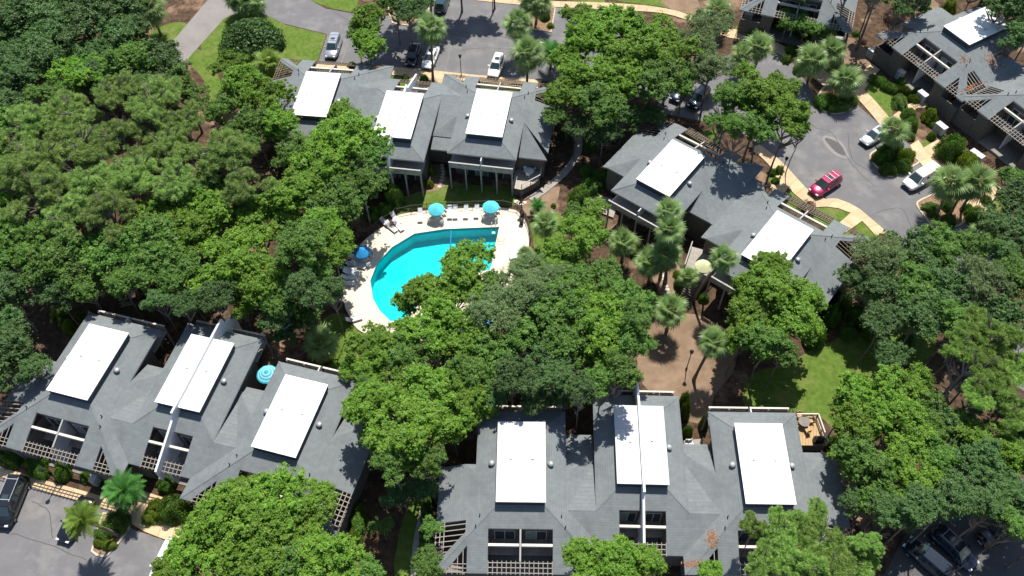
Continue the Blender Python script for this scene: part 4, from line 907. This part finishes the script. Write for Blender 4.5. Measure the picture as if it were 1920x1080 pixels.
# ------------------------------------------------------------ cars
_paint = {}
def paint(name, col, metal=.3):
    if name not in _paint:
        m = mat(name, col, .25, spec=.6, metal=metal); m.node_tree.nodes['Principled BSDF'].inputs['Coat Weight'].default_value = .8; _paint[name] = m
    return _paint[name]
def lerp(a, b, t): return a+(b-a)*t
def car(label, cat, front_px, rear_px, col, kind='suv', rails=False, group=None, bars=0):
    """front_px / rear_px: bumper middles on the photo, taken at half height"""
    a, b = at(*front_px, .7), at(*rear_px, .7); c = (a+b)/2; yaw = math.atan2(a.y-b.y, a.x-b.x)
    L, Wd, H, hood, ws0, ws1, rr1, rr0 = {'suv': (4.85, 1.94, 1.76, 1.05, 1.30, .55, -2.0, -2.25), 'van': (5.4, 2.05, 1.92, 1.12, 1.75, 1.0, -2.45, -2.6), 'sedan': (4.75, 1.84, 1.45, .92, 1.15, .35, -1.25, -1.85),
        'wagon': (4.7, 1.85, 1.58, .95, 1.2, .45, -1.9, -2.15), 'pickup': (5.6, 1.98, 1.82, 1.1, 1.35, .75, -.7, -.95)}[kind]
    o = thing('parked_car' if kind != 'pickup' else 'pickup_truck', label, cat, (c.x, c.y, .03), yaw, group)
    hl, hwd = L/2, Wd/2; mb = MB()
    belt = hood
    # lower body: lengthwise stations of (x, half width, sill z, shoulder z)
    st = [(-hl, .78, .45, belt*.80), (-hl+.10, .90, .34, belt*.98), (-hl+.45, .98, .28, belt*1.0), (-hl*.4, 1.0, .27, belt*1.0), (0, 1.0, .27, belt), (hl*.35, 1.0, .27, belt*.98), (hl-.95, .98, .28, belt*.93), (hl-.40, .93, .30, belt*.82), (hl-.10, .82, .36, belt*.68), (hl, .70, .42, belt*.58)]
    rings = []
    for x, wf, z0, z1 in st:
        ww = hwd*wf; prof = [(-ww*.86, z0), (-ww, z0+.14), (-ww*1.0, lerp(z0, z1, .62)), (-ww*.93, z1-.05), (-ww*.80, z1+.01), (0, z1+.05), (ww*.80, z1+.01), (ww*.93, z1-.05), (ww*1.0, lerp(z0, z1, .62)), (ww, z0+.14), (ww*.86, z0)]
        rings.append(len(mb.v)); mb.v += [(x, y, z) for y, z in prof]
    n = 11
    for r0, r1 in zip(rings, rings[1:]):
        for j in range(n-1): mb.f.append((r0+j, r0+j+1, r1+j+1, r1+j)); mb.m.append(0)
        mb.f.append((r0+n-1, r0, r1, r1+n-1)); mb.m.append(1)
    mb.f.append(tuple(rings[0]+j for j in reversed(range(n)))); mb.m.append(0); mb.f.append(tuple(rings[-1]+j for j in range(n))); mb.m.append(0)
    body = mb.obj('body', [col, M_black], o, True)
    # cabin: pillars and roof in paint, glass panels a little proud
    wb, wt = hwd*.88, hwd*.70; zr = H
    lo = [(ws0, wb*.92), (ws0-.75, wb), (rr0+.55, wb), (rr0, wb*.90)]; hi = [(ws1, wt*.95), (ws1-.5, wt), (rr1+.35, wt), (rr1, wt*.92)]
    cb = MB(); z0 = belt-.03
    V = lambda P, s, z: [(x, s*y, z) for x, y in P]
    A, Bq, Cq, D = V(lo, -1, z0), V(hi, -1, zr-.07), V(lo, 1, z0), V(hi, 1, zr-.07)
    Er, Fr = V([(x*.98, y*.9) for x, y in hi], -1, zr), V([(x*.98, y*.9) for x, y in hi], 1, zr)
    for i in range(3):
        cb.face([A[i+1], A[i], Bq[i], Bq[i+1]]); cb.face([Cq[i], Cq[i+1], D[i+1], D[i]]); cb.face([Bq[i+1], Bq[i], Er[i], Er[i+1]]); cb.face([D[i], D[i+1], Fr[i+1], Fr[i]]); cb.face([Er[i+1], Er[i], Fr[i], Fr[i+1]])
    cb.face([A[0], Cq[0], D[0], Bq[0]]); cb.face([Cq[3], A[3], Bq[3], D[3]]); cb.face([Bq[0], D[0], Fr[0], Er[0]]); cb.face([D[3], Bq[3], Er[3], Fr[3]])
    cab = cb.obj('cabin', col, o)
    def pane(name, q, inset=.10):
        q = [Vector(p) for p in q]; c_ = sum(q, Vector())/4; nn = (q[1]-q[0]).cross(q[2]-q[1]).normalized()
        if nn.dot(c_-Vector((c_.x*.0+(-.3), 0, 1.0))) < 0: nn = -nn
        P = [p.lerp(c_, inset)+nn*.012 for p in q]
        g_ = MB(); g_.v = [tuple(p) for p in P]+[tuple(p-nn*.03) for p in P]; g_.f = [(0,1,2,3),(7,6,5,4),(0,4,5,1),(1,5,6,2),(2,6,7,3),(3,7,4,0)]; g_.m = [0]*6
        return g_.obj(name, M_glass, cab)
    pane('windscreen', [A[0], Cq[0], D[0], Bq[0]], .07); pane('rear_window', [Cq[3], A[3], Bq[3], D[3]], .12)
    for s, (P, Q) in ((-1, (A, Bq)), (1, (Cq, D))):
        xm = -.35 if kind != 'pickup' else .1
        def on(x, t):     # point on the side plane
            def yl(P_, x):
                for i in range(3):
                    if P_[i][0] >= x >= P_[i+1][0]: f = (P_[i][0]-x)/(P_[i][0]-P_[i+1][0]); return P_[i][1]+(P_[i+1][1]-P_[i][1])*f
                return P_[0][1] if x > P_[0][0] else P_[3][1]
            return Vector((x, lerp(yl(P, x), yl(Q, x), t), lerp(z0, zr-.07, t)))
        xs0, xs1 = lo[0][0]-.25, hi[0][0]-.05
        pane('side_window', [on(xs0, .08), on(xm+.04, .08), on(xm+.04, .98), on(xs1, .98)], .04)
        xe0, xe1 = lo[3][0]+.35, hi[3][0]+.15
        if kind in ('suv', 'van', 'wagon'):
            x2 = lerp(xm, xe0, .62); pane('side_window', [on(xm-.04, .08), on(x2+.04, .08), on(x2+.04, .98), on(xm-.04, .98)], .03); pane('side_window', [on(x2-.04, .08), on(xe0, .08), on(xe1, .98), on(x2-.04, .98)], .05)
        else: pane('side_window', [on(xm-.04, .08), on(xe0, .08), on(xe1, .98), on(xm-.04, .98)], .05)
    wh = _wheel(); 
    for x in (hl-.95, -hl+.95):
        for s in (-1, 1):
            t = link('wheel', wh[0], o, (x, s*(hwd-.12), .34), (0, 0, 0 if s > 0 else math.pi)); link('rim', wh[1], t)
            MB().lathe([(.40, -.02), (.40, .0)], 16).v
    for s in (-1, 1):
        yy = s*hwd*.60
        MB().box(hl-.28, hl-.02, min(yy-.17, yy+.17), max(yy-.17, yy+.17), belt*.60, belt*.74).obj('headlight', M_head, o)
        MB().box(-hl-.005, -hl+.12, min(yy*1.1-.11, yy*1.1+.11), max(yy*1.1-.11, yy*1.1+.11), belt*.66, belt*.93).obj('tail_light', M_tail, o)
        y0, y1 = sorted((s*(hwd*.9), s*(hwd+.18))); MB().box(ws0-.62, ws0-.44, y0, y1, belt+.0, belt+.15).obj('mirror', col, o)
    MB().box(hl-.06, hl+.01, -.42, .42, belt*.40, belt*.56).obj('grille', M_black, o)
    MB().box(-hl-.02, -hl+.05, -.26, .26, .52, .64).obj('number_plate', M_plastic, o)
    if rails or bars:
        for s in (-1, 1): MB().tube([(hi[1][0], s*wt*.82, zr+.05), (hi[2][0], s*wt*.82, zr+.05)], .02, 6).obj('roof_rail', M_vent, o)
        for k in range(bars):
            x = lerp(hi[1][0]-.2, hi[2][0]+.2, k/max(1, bars-1)); MB().box(x-.03, x+.03, -wt*.82, wt*.82, zr+.04, zr+.07).obj('roof_bar', M_vent, o)
    if kind == 'sedan' or rails: 
        xm = (hi[1][0]); MB().box(xm-.75, xm-.1, -.32, .32, zr-.005, zr+.012).obj('sunroof', M_glass, o)
    if kind == 'pickup':
        bd = MB().box(-hl+.12, rr0-.05, -hwd*.78, hwd*.78, belt+.02, belt+.07); bd.obj('bed_cover', M_black, o)
    return o
_wc = []
def _wheel():
    if not _wc:
        t = MB(); prof = [(.20, -.1), (.31, -.11), (.34, -.08), (.34, .08), (.31, .11), (.20, .1)]; t.lathe(prof, 18); t.v = [(x, z, y) for x, y, z in t.v]; t.f = [f[::-1] for f in t.f]
        r = MB().lathe([(0, .07), (.08, .08), (.2, .06), (.21, .1), (.22, .1), (.22, -.05), (0, -.05)], 10); r.v = [(x, z, y) for x, y, z in r.v]; r.f = [f[::-1] for f in r.f]
        _wc.extend([t.mesh('wheel', M_tyre), r.mesh('rim', M_rim)])
    return _wc
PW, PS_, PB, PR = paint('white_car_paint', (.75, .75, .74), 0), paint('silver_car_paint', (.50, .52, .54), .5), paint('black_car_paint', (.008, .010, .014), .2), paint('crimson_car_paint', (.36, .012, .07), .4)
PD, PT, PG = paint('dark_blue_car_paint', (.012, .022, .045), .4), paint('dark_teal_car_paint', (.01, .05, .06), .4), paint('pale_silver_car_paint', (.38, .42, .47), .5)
car('silver-white minivan parked by the lawn corner, partly in tree shade', 'car', (618, 109), (632, 66), PG, 'suv', True, bars=2)
car('black sedan parked in tree shade beside the white sedan', 'car', (768, 121), (780, 82), PB, 'sedan')
car('white sedan crossed by a palm trunk in the upper car park', 'car', (800, 124), (814, 90), PW, 'sedan')
car('white wagon parked alone by the sidewalk in the upper car park', 'car', (923, 143), (938, 103), PW, 'wagon', True)
car('dark teal car at the top edge of the upper car park', 'car', (836, -18), (822, 26), PT, 'suv')
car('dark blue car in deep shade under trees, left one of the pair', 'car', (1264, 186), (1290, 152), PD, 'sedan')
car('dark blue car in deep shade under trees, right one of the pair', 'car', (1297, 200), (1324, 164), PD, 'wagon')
car('silver-white sedan parked by the palm island in the right car park', 'car', (1617, 268), (1664, 238), PS_, 'sedan')
car('large white van parked between two planted islands', 'van', (1695, 352), (1758, 314), PW, 'van')
car('crimson sport utility car with roof bars near the curved sidewalk', 'car', (1523, 362), (1572, 330), PR, 'suv', True, bars=3)
car('long black sport utility vehicle at the lower left edge', 'car', (4, 980), (36, 902), PB, 'van', True, bars=2)
car('black sedan partly hidden under the leaning feathery palm', 'car', (121, 1006), (160, 942), PB, 'sedan')
car('white car mostly hidden under the tree at the bottom left', 'car', (296, 1082), (322, 1028), PW, 'wagon')
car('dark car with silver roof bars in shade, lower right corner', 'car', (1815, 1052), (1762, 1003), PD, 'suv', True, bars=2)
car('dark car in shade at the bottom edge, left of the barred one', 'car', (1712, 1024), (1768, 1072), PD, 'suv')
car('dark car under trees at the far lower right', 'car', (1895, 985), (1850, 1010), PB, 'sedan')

# ------------------------------------------------------------ lamp posts
def lamp(px, py, label, h=3.8):
    b = at(px, py, .1); o = thing('street_lamp', label, 'lamp', (b.x, b.y, .1), 0, 'slim black lamp posts')
    MB().lathe([(.12, 0), (.12, .25), (.06, .35), (.045, h-.5), (.04, h-.4)], 10).obj('post', M_brown, o)
    MB().lathe([(.05, h-.42), (.16, h-.38), (.20, h-.05), (.24, h-.02), (.05, h+.14), (0, h+.16)], 10).obj('lantern', M_black, o)
lamp(1462, 334, 'slim lamp post by the sidewalk opposite the crimson car'); lamp(865, 143, 'slim lamp post beside the middle house roof of the pool row'); lamp(107, 908, 'slim lamp post by the sidewalk near the black van')
lamp(1287, 692, 'slim lamp post in the bare sandy clearing'); lamp(924, 22, 'slim lamp post at the far edge of the upper car park'); lamp(978, 395, 'slim lamp post at the upper right of the pool deck', 3.4)

# ------------------------------------------------------------ umbrellas, pool furniture
def umbrella(px, py, label, m, base=.15, r=1.25, h=2.25, stripes=None, n=8, table=True):
    p = at(px, py, base+h-.2); o = thing('parasol', label, 'parasol', (p.x, p.y, base), random.uniform(0, 1))
    cn = MB(); rings = [(0, h+.12, 0)]+[(r*t, h+.12-.62*t**1.25, t) for t in (.25, .5, .75, 1)]
    def P(k, a): return (rings[k][0]*math.cos(a), rings[k][0]*math.sin(a), rings[k][1])
    for i in range(n):
        for q in range(2):
            a0, a1 = 2*math.pi*(i+q/2)/n, 2*math.pi*(i+(q+1)/2)/n
            sag = lambda p_, a: (p_[0], p_[1], p_[2]-.05*(p_[0]**2+p_[1]**2)/r/r*abs(math.sin(a*n/2)))
            for k in range(4):
                mi = (k % 2) if stripes else 0
                if k == 0: cn.face([P(0, 0), sag(P(1, a0), a0), sag(P(1, a1), a1)], mi)
                else:
                    if stripes:
                        A0, A1, B0, B1 = sag(P(k, a0), a0), sag(P(k, a1), a1), sag(P(k+1, a0), a0), sag(P(k+1, a1), a1)
                        mA0 = tuple((x+y)/2 for x, y in zip(A0, B0)); mA1 = tuple((x+y)/2 for x, y in zip(A1, B1))
                        cn.face([A0, mA0, mA1, A1], 1); cn.face([mA0, B0, B1, mA1], 0)
                    else: cn.face([sag(P(k, a0), a0), sag(P(k+1, a0), a0), sag(P(k+1, a1), a1), sag(P(k, a1), a1)], mi)
            pa, pb_ = sag(P(4, a0), a0), sag(P(4, a1), a1); cn.face([pa, (pa[0], pa[1], pa[2]-.14), (pb_[0], pb_[1], pb_[2]-.14), pb_], 0)
    c = cn.obj('canopy', [m, stripes or m], o)
    for i in range(n):
        a = 2*math.pi*i/n; MB().tube([(0, 0, h-.05), (r*math.cos(a)*.98, r*math.sin(a)*.98, h-.54)], .012, 4).obj('rib', M_vent, c)
    MB().tube([(0, 0, 0), (0, 0, h+.2)], .025, 8).obj('pole', M_vent, o); MB().lathe([(.25, 0), (.25, .06), (.06, .1)], 12).obj('base', M_plastic, o)
    return o
T_LIGHT = mat('pale_turquoise_canvas', (.30, .62, .68), .75)
umbrella(817.6, 389.3, 'bright turquoise parasol on the far pool deck, left of two', M_teal, r=1.05, h=2.05)
umbrella(920, 384.6, 'bright turquoise parasol on the far pool deck, nearest the corner', M_teal, r=1.05, h=2.05)
umbrella(678, 469, 'deeper blue parasol on the shaded left side of the pool deck', M_blue, r=1.0, h=2.05)
umbrella(904, 606, 'blue parasol half hidden under trees below the pool', M_blue, r=1.0)
umbrella(500, 699, 'turquoise parasol with pale rings between two lower left roofs', mat('ring_turquoise_canvas', (.03, .36, .46), .75), base=2.6, r=1.15, stripes=T_LIGHT)
umbrella(1320, 496, 'pale yellow parasol on the raised patio of the diagonal house', M_yell, base=1.6, r=1.0)
def lounger_parts():
    f = MB(); 
    for s in (-.3, .3): f.beam((s, -.95, .30), (s, .35, .30), .04, .04)
    for x, y in ((-.3, -.9), (.3, -.9), (-.3, .3), (.3, .3)): f.box(x-.02, x+.02, y-.02, y+.02, 0, .28)
    seat = MB().box(-.28, .28, -.95, .35, .30, .34); back = MB(); back.beam((0, .36, .33), (0, .92, .80), .56, .04)
    return f.mesh('frame', M_plastic), seat.mesh('seat', M_sling), back.mesh('backrest', M_sling)
LP = lounger_parts()
def lounger(px, py, rz, label, group):
    p = at(px, py, .3); o = thing('sun_lounger', label, 'lounger', (p.x, p.y, .15), R(rz), group)
    for nme, me in zip(('frame', 'seat', 'backrest'), LP): link(nme, me, o)
G1 = 'white sun loungers around the pool'
ll = [(c3(648, 255), 2, 'lone white lounger left of the left turquoise parasol on the far deck'), (c3(862, 232), 0, 'first white lounger right of the left turquoise parasol, on the far deck'), (c3(902, 232), 0, 'second white lounger right of the left turquoise parasol, on the far deck'), (c3(978, 230), -2, 'white lounger standing alone midway between the two turquoise parasols'), (c3(1055, 226), -4, 'white lounger just left of the corner turquoise parasol'),
      (c3(1350, 500), -80, 'upper white lounger of the stack at the right end of the deck'), (c3(1350, 522), -80, 'middle white lounger of the stack at the right end of the deck'), (c3(1348, 545), -80, 'lowest white lounger of the stack at the right end of the deck')]
for (x, y), rz, lb in ll: lounger(x, y, rz, lb, G1)
sl_ = [(405, 310, 50), (440, 335, 45), (490, 325, 40), (470, 275, 35), (150, 600, 80), (130, 640, 80), (150, 665, 85), (135, 700, 90), (120, 740, 90), (185, 560, 70), (205, 610, 70), (170, 1000, 110)]
for i, (x, y, rz) in enumerate(sl_):
    q = c3(x, y)
    lb = ['outermost white lounger on the upper left curve of the deck by the dark shrubs', 'lowest white lounger of the four on the upper left curve of the deck', 'white lounger nearest the water on the upper left curve of the deck', 'highest white lounger of the four on the upper left curve of the deck',
          'outermost white lounger in the dappled shade just below the shaded blue parasol', 'third white lounger down the shaded left edge of the pool deck', 'fourth white lounger down the shaded left edge of the pool deck', 'fifth white lounger down the shaded left edge of the pool deck', 'lowest white lounger down the shaded left edge of the pool deck',
          'white lounger closest to the shaded blue parasol', 'white lounger nearest the water on the shaded left edge of the deck', 'single white lounger at the lower left tip of the pool deck'][i]
    lounger(q[0], q[1], rz, lb, G1)
def chair_parts(m):
    s = MB().box(-.24, .24, -.24, .24, .40, .44).mesh('seat', m); b = MB().box(-.24, .24, .22, .26, .44, .88).mesh('backrest', m); l = MB().box(-.02, .02, -.02, .02, 0, .40).mesh('leg', m); return s, b, l
CW = chair_parts(M_plastic); CD = chair_parts(M_wood)
def chair(p, rz, label, P=CW, group=None):
    o = thing('patio_chair', label, 'chair', p, rz, group); link('seat', P[0], o); link('backrest', P[1], o)
    for x in (-.2, .2):
        for y in (-.2, .2): link('leg', P[2], o, (x, y, 0))
def table(p, label, m=M_plastic, r=.55, h=.72):
    o = thing('round_table', label, 'table', p); MB().lathe([(r, h-.04), (r, h), (0, h)], 18).obj('tabletop', m, o); MB().lathe([(.3, 0), (.28, .04), (.03, .08), (.03, h-.04)], 10).obj('pedestal', m, o)
for (x, y, wh_) in ((817.6, 389.3, 'under the left turquoise parasol'), (920, 384.6, 'under the corner turquoise parasol'), (678, 469, 'under the shaded blue parasol'), (904, 606, 'under the half-hidden blue parasol')):
    p = at(x, y, 2.2); p.z = .15; table(p+Vector((.0, .0, 0)), 'round white table '+wh_)
    for k in range(4):
        a = k*math.pi/2+.6; q = p+Vector((math.cos(a)*1.05, math.sin(a)*1.05, 0)); chair(q, a-math.pi/2, ['white chair at the right rear ', 'white chair at the left rear ', 'white chair at the left front ', 'white chair at the right front '][k]+wh_, group='white chairs '+wh_)
for x, y, k in ((1385, 250, 0), (1380, 300, 1)):
    p = at(*c3(x, y), .3); o = thing('waste_bin', ['dark bin at the right corner of the pool fence', 'second dark bin below the first by the pool fence'][k], 'bin', (p.x, p.y, .15), 0); MB().lathe([(0, 0), (.25, 0), (.29, .8)], 12).obj('drum', M_black, o); MB().lathe([(.30, .8), (.30, .86), (.1, .95), (0, .95)], 12).obj('lid', M_black, o)

# ------------------------------------------------------------ decks and patios at the houses
def raised_deck(pts, z, label, m, rail=(), gap=.0, boards=True):
    P = ccw([tuple(at(x, y, z)[:2]) for x, y in pts]); c = (sum(p[0] for p in P)/len(P), sum(p[1] for p in P)/len(P))
    o = thing('wooden_deck', label, 'deck', (c[0], c[1], 0)); Q = [(x-c[0], y-c[1]) for x, y in P]
    e = Vector(Q[1])-Vector(Q[0]); a = math.atan2(e.y, e.x); nx, ny = -math.sin(a), math.cos(a)
    if boards:
        d = [nx*x+ny*y for x, y in Q]; k0, k1 = min(d), max(d); w_ = .28; t = k0
        while t < k1:
            s = clip(clip(Q, (nx, ny), t+w_-.02), (-nx, -ny), -t)
            if s and parea(s) > .02: MB().prism(ccw(s), z, .05).obj('deck_board', m, o)
            t += w_
    else: MB().prism(Q, z, .15).obj('slab', m, o)
    MB().prism(ccw([(x*.97, y*.97) for x, y in Q]), z-.06, z-.05).obj('deck_frame', M_walld, o)
    for i, j in rail:
        A, B_ = [Vector((at(*pts[q], z)[0]-c[0], at(*pts[q], z)[1]-c[1])) for q in (i, j)]
        n = max(1, round((B_-A).length/1.4))
        for k in range(n+1): q = A.lerp(B_, k/n); MB().box(q.x-.05, q.x+.05, q.y-.05, q.y+.05, z, z+.95).obj('railing_post', M_cream if m is M_wood else M_fascia, o)
        MB().beam((*A, z+1.02), (*B_, z+1.02), .12, .06).obj('handrail', M_cream if m is M_wood else M_fascia, o); MB().beam((*A, z+.3), (*B_, z+.3), .05, .05).obj('lower_rail', M_cream if m is M_wood else M_fascia, o)
    return o
def stairs(p0, p1, wpx, z, label, n=6):
    a, b = at(*p0, z), at(*p1, 0); d = Vector((b.x-a.x, b.y-a.y)); L = d.length; yaw = math.atan2(d.y, d.x); o = thing('wooden_steps', label, 'stairs', (a.x, a.y, 0), yaw)
    for k in range(n): x = L*k/n; MB().box(x, x+L/n*.92, -wpx/2, wpx/2, z-z*(k+1)/(n+1)-.05, z-z*(k+1)/(n+1)).obj('tread', M_slat, o)
    for s in (-1, 1): MB().beam((0, s*wpx/2, z-.05), (L, s*wpx/2, .05), .06, .25).obj('stringer', M_walld, o)
raised_deck([(1498,800),(1498,835),(1548,835),(1530,784),(1490,784)], 1.5, 'new golden wooden deck with pale railing at the lower right house', M_wood, ((2, 3), (3, 4)))
p = at(1505, 795, 1.6); table(Vector((p.x, p.y, 1.5)), 'square-legged pale table on the golden wooden deck', M_patio, .6)
for k in range(4): a = k*1.57+.3; chair((p.x+math.cos(a)*.95, p.y+math.sin(a)*.95, 1.5), a-1.57, 'brown chair at the '+['right', 'far', 'left', 'near'][k]+' side of the table on the golden wooden deck', CD, 'chairs on the golden wooden deck')
p = at(1535, 825, 1.9); o = thing('covered_grill', 'black covered barbecue grill on the golden wooden deck', 'grill', (p.x, p.y, 1.5)); MB().box(-.5, .5, -.3, .3, .1, .75).obj('cover', M_black, o); MB().tube([(-.45, 0, .75), (.45, 0, .75)], .28, 10).obj('lid', M_black, o)
raised_deck([(966,322),(960,352),(978,356),(1012,338),(1020,300),(985,292)], 1.3, 'grey deck with white furniture right of the pool row houses', M_deckgrey, ((2, 3), (3, 4)))
stairs((970, 350), (970, 366), 1.5, 1.3, 'grey steps from the grey deck down towards the pool', 5)
for i, (x, y) in enumerate(((985, 320), (995, 322), (990, 328), (1000, 318))): p = at(x, y, 1.6); chair((p.x, p.y, 1.3), i*1.4, 'white chair on the grey deck, '+['leftmost of the four', 'behind the table', 'nearest the steps', 'rightmost of the four'][i], CW, 'white chairs on the grey deck')
p = at(992, 322, 1.8); table(Vector((p.x, p.y, 1.3)), 'round white table on the grey deck beside the pool row', M_plastic, .6)
raised_deck([(1296,462),(1282,505),(1300,520),(1318,532),(1348,500),(1325,470)], 1.6, 'raised grey patio under the pale yellow parasol', M_walk2, ((1, 0), (3, 4)), boards=False)
stairs((1302, 524), (1286, 552), 1.7, 1.6, 'wooden steps down from the patio with the yellow parasol', 7)
p = at(1318, 500, 1.9); table(Vector((p.x, p.y, 1.6)), 'round table under the pale yellow parasol', M_patio)
raised_deck([(1282,826),(1282,838),(1318,838),(1318,822)], 1.0, 'narrow pale patio between the middle and right roofs of the lower row', M_walk2, (), boards=False)
for k, x in enumerate((1289, 1295)): p = at(x, 832, 1.3); chair((p.x, p.y, 1.0), .3*k, ['left', 'right'][k]+' white chair on the narrow patio between two lower roofs', CW, 'white chairs on the narrow patio')
raised_deck([(1110,362),(1100,388),(1150,408),(1160,376)], .25, 'pale concrete terrace at the left end of the diagonal house', M_walk2, (), boards=False)
# retaining edge and stepping stones
def stones(pts, n, label, r=.32):
    P = resample([Vector(at(x, y, 0)[:2]) for x, y in pts], n-1)
    base = thing('stepping_stone_path', label, 'path', (P[0].x, P[0].y, 0))
    for q in P:
        k = 7; a0 = random.random(); poly = [(q.x-P[0].x+r*random.uniform(.8, 1.1)*math.cos(2*math.pi*i/k+a0), q.y-P[0].y+r*random.uniform(.7, 1)*math.sin(2*math.pi*i/k+a0)) for i in range(k)]
        MB().prism(poly, .07, .07).obj('stepping_stone', M_stone, base)
stones([(829,310),(831,325),(828,340),(824,350)], 8, 'pale stepping stones between two houses of the pool row', .3)
stones([(1242,512),(1246,528),(1252,545),(1258,562)], 9, 'pale stepping stones curving left of the yellow parasol patio', .28)
stones([(968,378),(975,383),(983,380)], 4, 'flat stones at the foot of the grey deck steps', .35)
# entry boxes (white utility closets) standing under the front eaves
def closet(px, py, rz, wd, label):
    p = at(px, py, 1.6); o = thing('utility_closet', label, 'closet', (p.x, p.y, 0), R(rz), 'pale utility closets by the front courtyards')
    MB().box(-wd/2, wd/2, -.4, .4, 0, 1.3).obj('cabinet', M_lite, o); MB().box(-wd/2-.04, wd/2+.04, -.44, .44, 1.3, 1.36).obj('lid', M_lite, o); MB().box(-wd*.3, wd*.3, -.43, -.4, .1, 1.2).obj('door', M_fascia, o)
for a in ((1640, 92, -60, 1.6, 'pale closet at the left end of the upper right house'), (1685, 125, -60, 2.4, 'long pale closet below the trellis of the upper right house'), (1733, 172, -60, 1.4, 'pale closet beside the clipped hedges, upper right house'), (1768, 232, -60, 1.5, 'pale closet at the left end of the far right house'), (1835, 285, -55, 1.8, 'pale closet right of the round yellow-green shrub'), (1405, 22, -20, 1.3, 'pale closet under the top edge house'), (1577, 68, -30, 1.3, 'pale closet at the right end of the top edge house'), (172, 894, -15, .5, 'slim pale closet under the lower left trellis')):
    closet(*a)
# turquoise cushion, magenta ball of the lower left courtyards
p = at(297, 806, 3.1); o = thing('patio_cushion', 'turquoise seat in the open courtyard beside the white fin wall', 'seat', (p.x, p.y, 2.8), .5); MB().box(-.35, .35, -.35, .35, .25, .4).obj('cushion', M_teal, o); MB().box(-.33, .33, -.33, .33, 0, .24).obj('base', M_fascia, o)
p = at(334, 868, 1.0); o = thing('beach_chair', 'magenta chair in the courtyard right of the white fin wall', 'chair', (p.x, p.y, .12), 0); MB().box(-.4, .4, -.4, .4, .35, .5).obj('seat', mat('magenta_cloth', (.55, .01, .22), .7), o); MB().box(-.4, .4, .3, .42, .5, 1.0).obj('backrest', MATS['magenta_cloth'], o)
# front fence trellis rail along the entry of the diagonal and upper rows
def pergola(pts, z, label, n, wd=1.1):
    a, b = at(*pts[0], z), at(*pts[1], z); d = Vector((b.x-a.x, b.y-a.y)); L = d.length; o = thing('pergola', label, 'pergola', (a.x, a.y, 0), math.atan2(d.y, d.x), 'brown pergolas along the house fronts')
    for y in (0, wd*.5, wd): MB().beam((0, y, z), (L, y, z), .08, .14).obj('long_beam', M_slatd, o)
    for k in range(n+1): x = L*k/n; MB().box(x-.04, x+.04, -.1, wd+.1, z+.01, z+.08).obj('cross_slat', M_slatd, o)
    for x in (.1, L/2, L-.1): MB().box(x-.08, x+.08, wd-.08, wd+.08, 0, z-.15).obj('post', M_slatd, o)
pergola(((1284, 248), (1345, 285)), 3.0, 'brown slatted pergola before the left roof of the diagonal house', 16)
pergola(((1466, 372), (1558, 420)), 3.0, 'brown slatted pergola before the right roof of the diagonal house', 22)
pergola(((590, 136), (680, 142)), 3.0, 'brown slatted pergola before the left roof of the pool row', 20)
pergola(((896, 162), (985, 170)), 3.0, 'brown slatted pergola before the right roof of the pool row', 20)

# ------------------------------------------------------------ labels of trees, palms and shrubs: kind, size, nearest landmark
LM = [('the swimming pool', 820, 490), ('the lower left house row', 300, 760), ('the bottom centre house row', 1190, 880), ('the pool-side house row', 770, 230), ('the diagonal house', 1360, 390), ('the upper right house', 1790, 110),
      ('the crimson car', 1548, 345), ('the white van', 1726, 333), ('the upper car park', 900, 70), ('the sandy clearing', 1290, 660), ('the yellow parasol', 1320, 497), ('the black van', 20, 940), ('the lower right car park', 1800, 1020),
      ('the road bend', 380, 60), ('the left edge wood', 60, 420), ('the golden deck', 1515, 810), ('the top edge house', 1500, 20), ('the right edge of the photo', 1910, 560), ('the bottom edge', 460, 1060), ('the striped parasol', 500, 699), ('the minivan', 625, 88), ('the palm island', 1675, 285)]
def where(px, py):
    nm, lx, ly = min(LM, key=lambda l: (l[1]-px)**2+((l[2]-py)*1.1)**2); dx, dy = px-lx, py-ly; a = math.degrees(math.atan2(-dy, dx)) % 360
    d = ['right of', 'above right of', 'above', 'above left of', 'left of', 'below left of', 'below', 'below right of'][int(((a+22.5) % 360)//45)]
    return ('close ' if math.hypot(dx, dy) < 70 else '')+d+' '+nm
from collections import defaultdict
groups = defaultdict(list)
for it in ITEMS: groups[(it[1], where(it[2], it[3]))].append(it)
ORD = ['leftmost', 'second from left', 'third from left', 'fourth from left', 'fifth from left', 'sixth from left', 'seventh from left', 'eighth from left', 'ninth from left', 'tenth from left', 'eleventh from left', 'twelfth from left', 'thirteenth from left', 'fourteenth from left']
for (kd, wh_), L_ in groups.items():
    L_.sort(key=lambda i: i[2]); kd2 = ' '.join(kd.split()[:3]+kd.split()[3:4]) if len(kd.split()) < 5 else {'olive-green': 'olive-green soft-tufted pine', 'fresh': 'fresh green feathery pine', 'large': 'large dark green dome'}[kd.split()[0]]
    for k, (o, _, px, py, rm) in enumerate(L_):
        if len(L_) == 1: o['label'] = f'{kd2} {wh_}'
        elif len(L_) == 2: o['label'] = f'{kd2} {wh_}, '+('the left one' if k == 0 else 'the right one')
        else: o['label'] = f'{kd2} {wh_}, '+(ORD[k] if k < len(L_)-1 else 'rightmost')
        o['group'] = {'tree': 'trees around the houses', 'palm': 'palms around the houses', 'shrub': 'shrubs in the beds'}[o['category']]
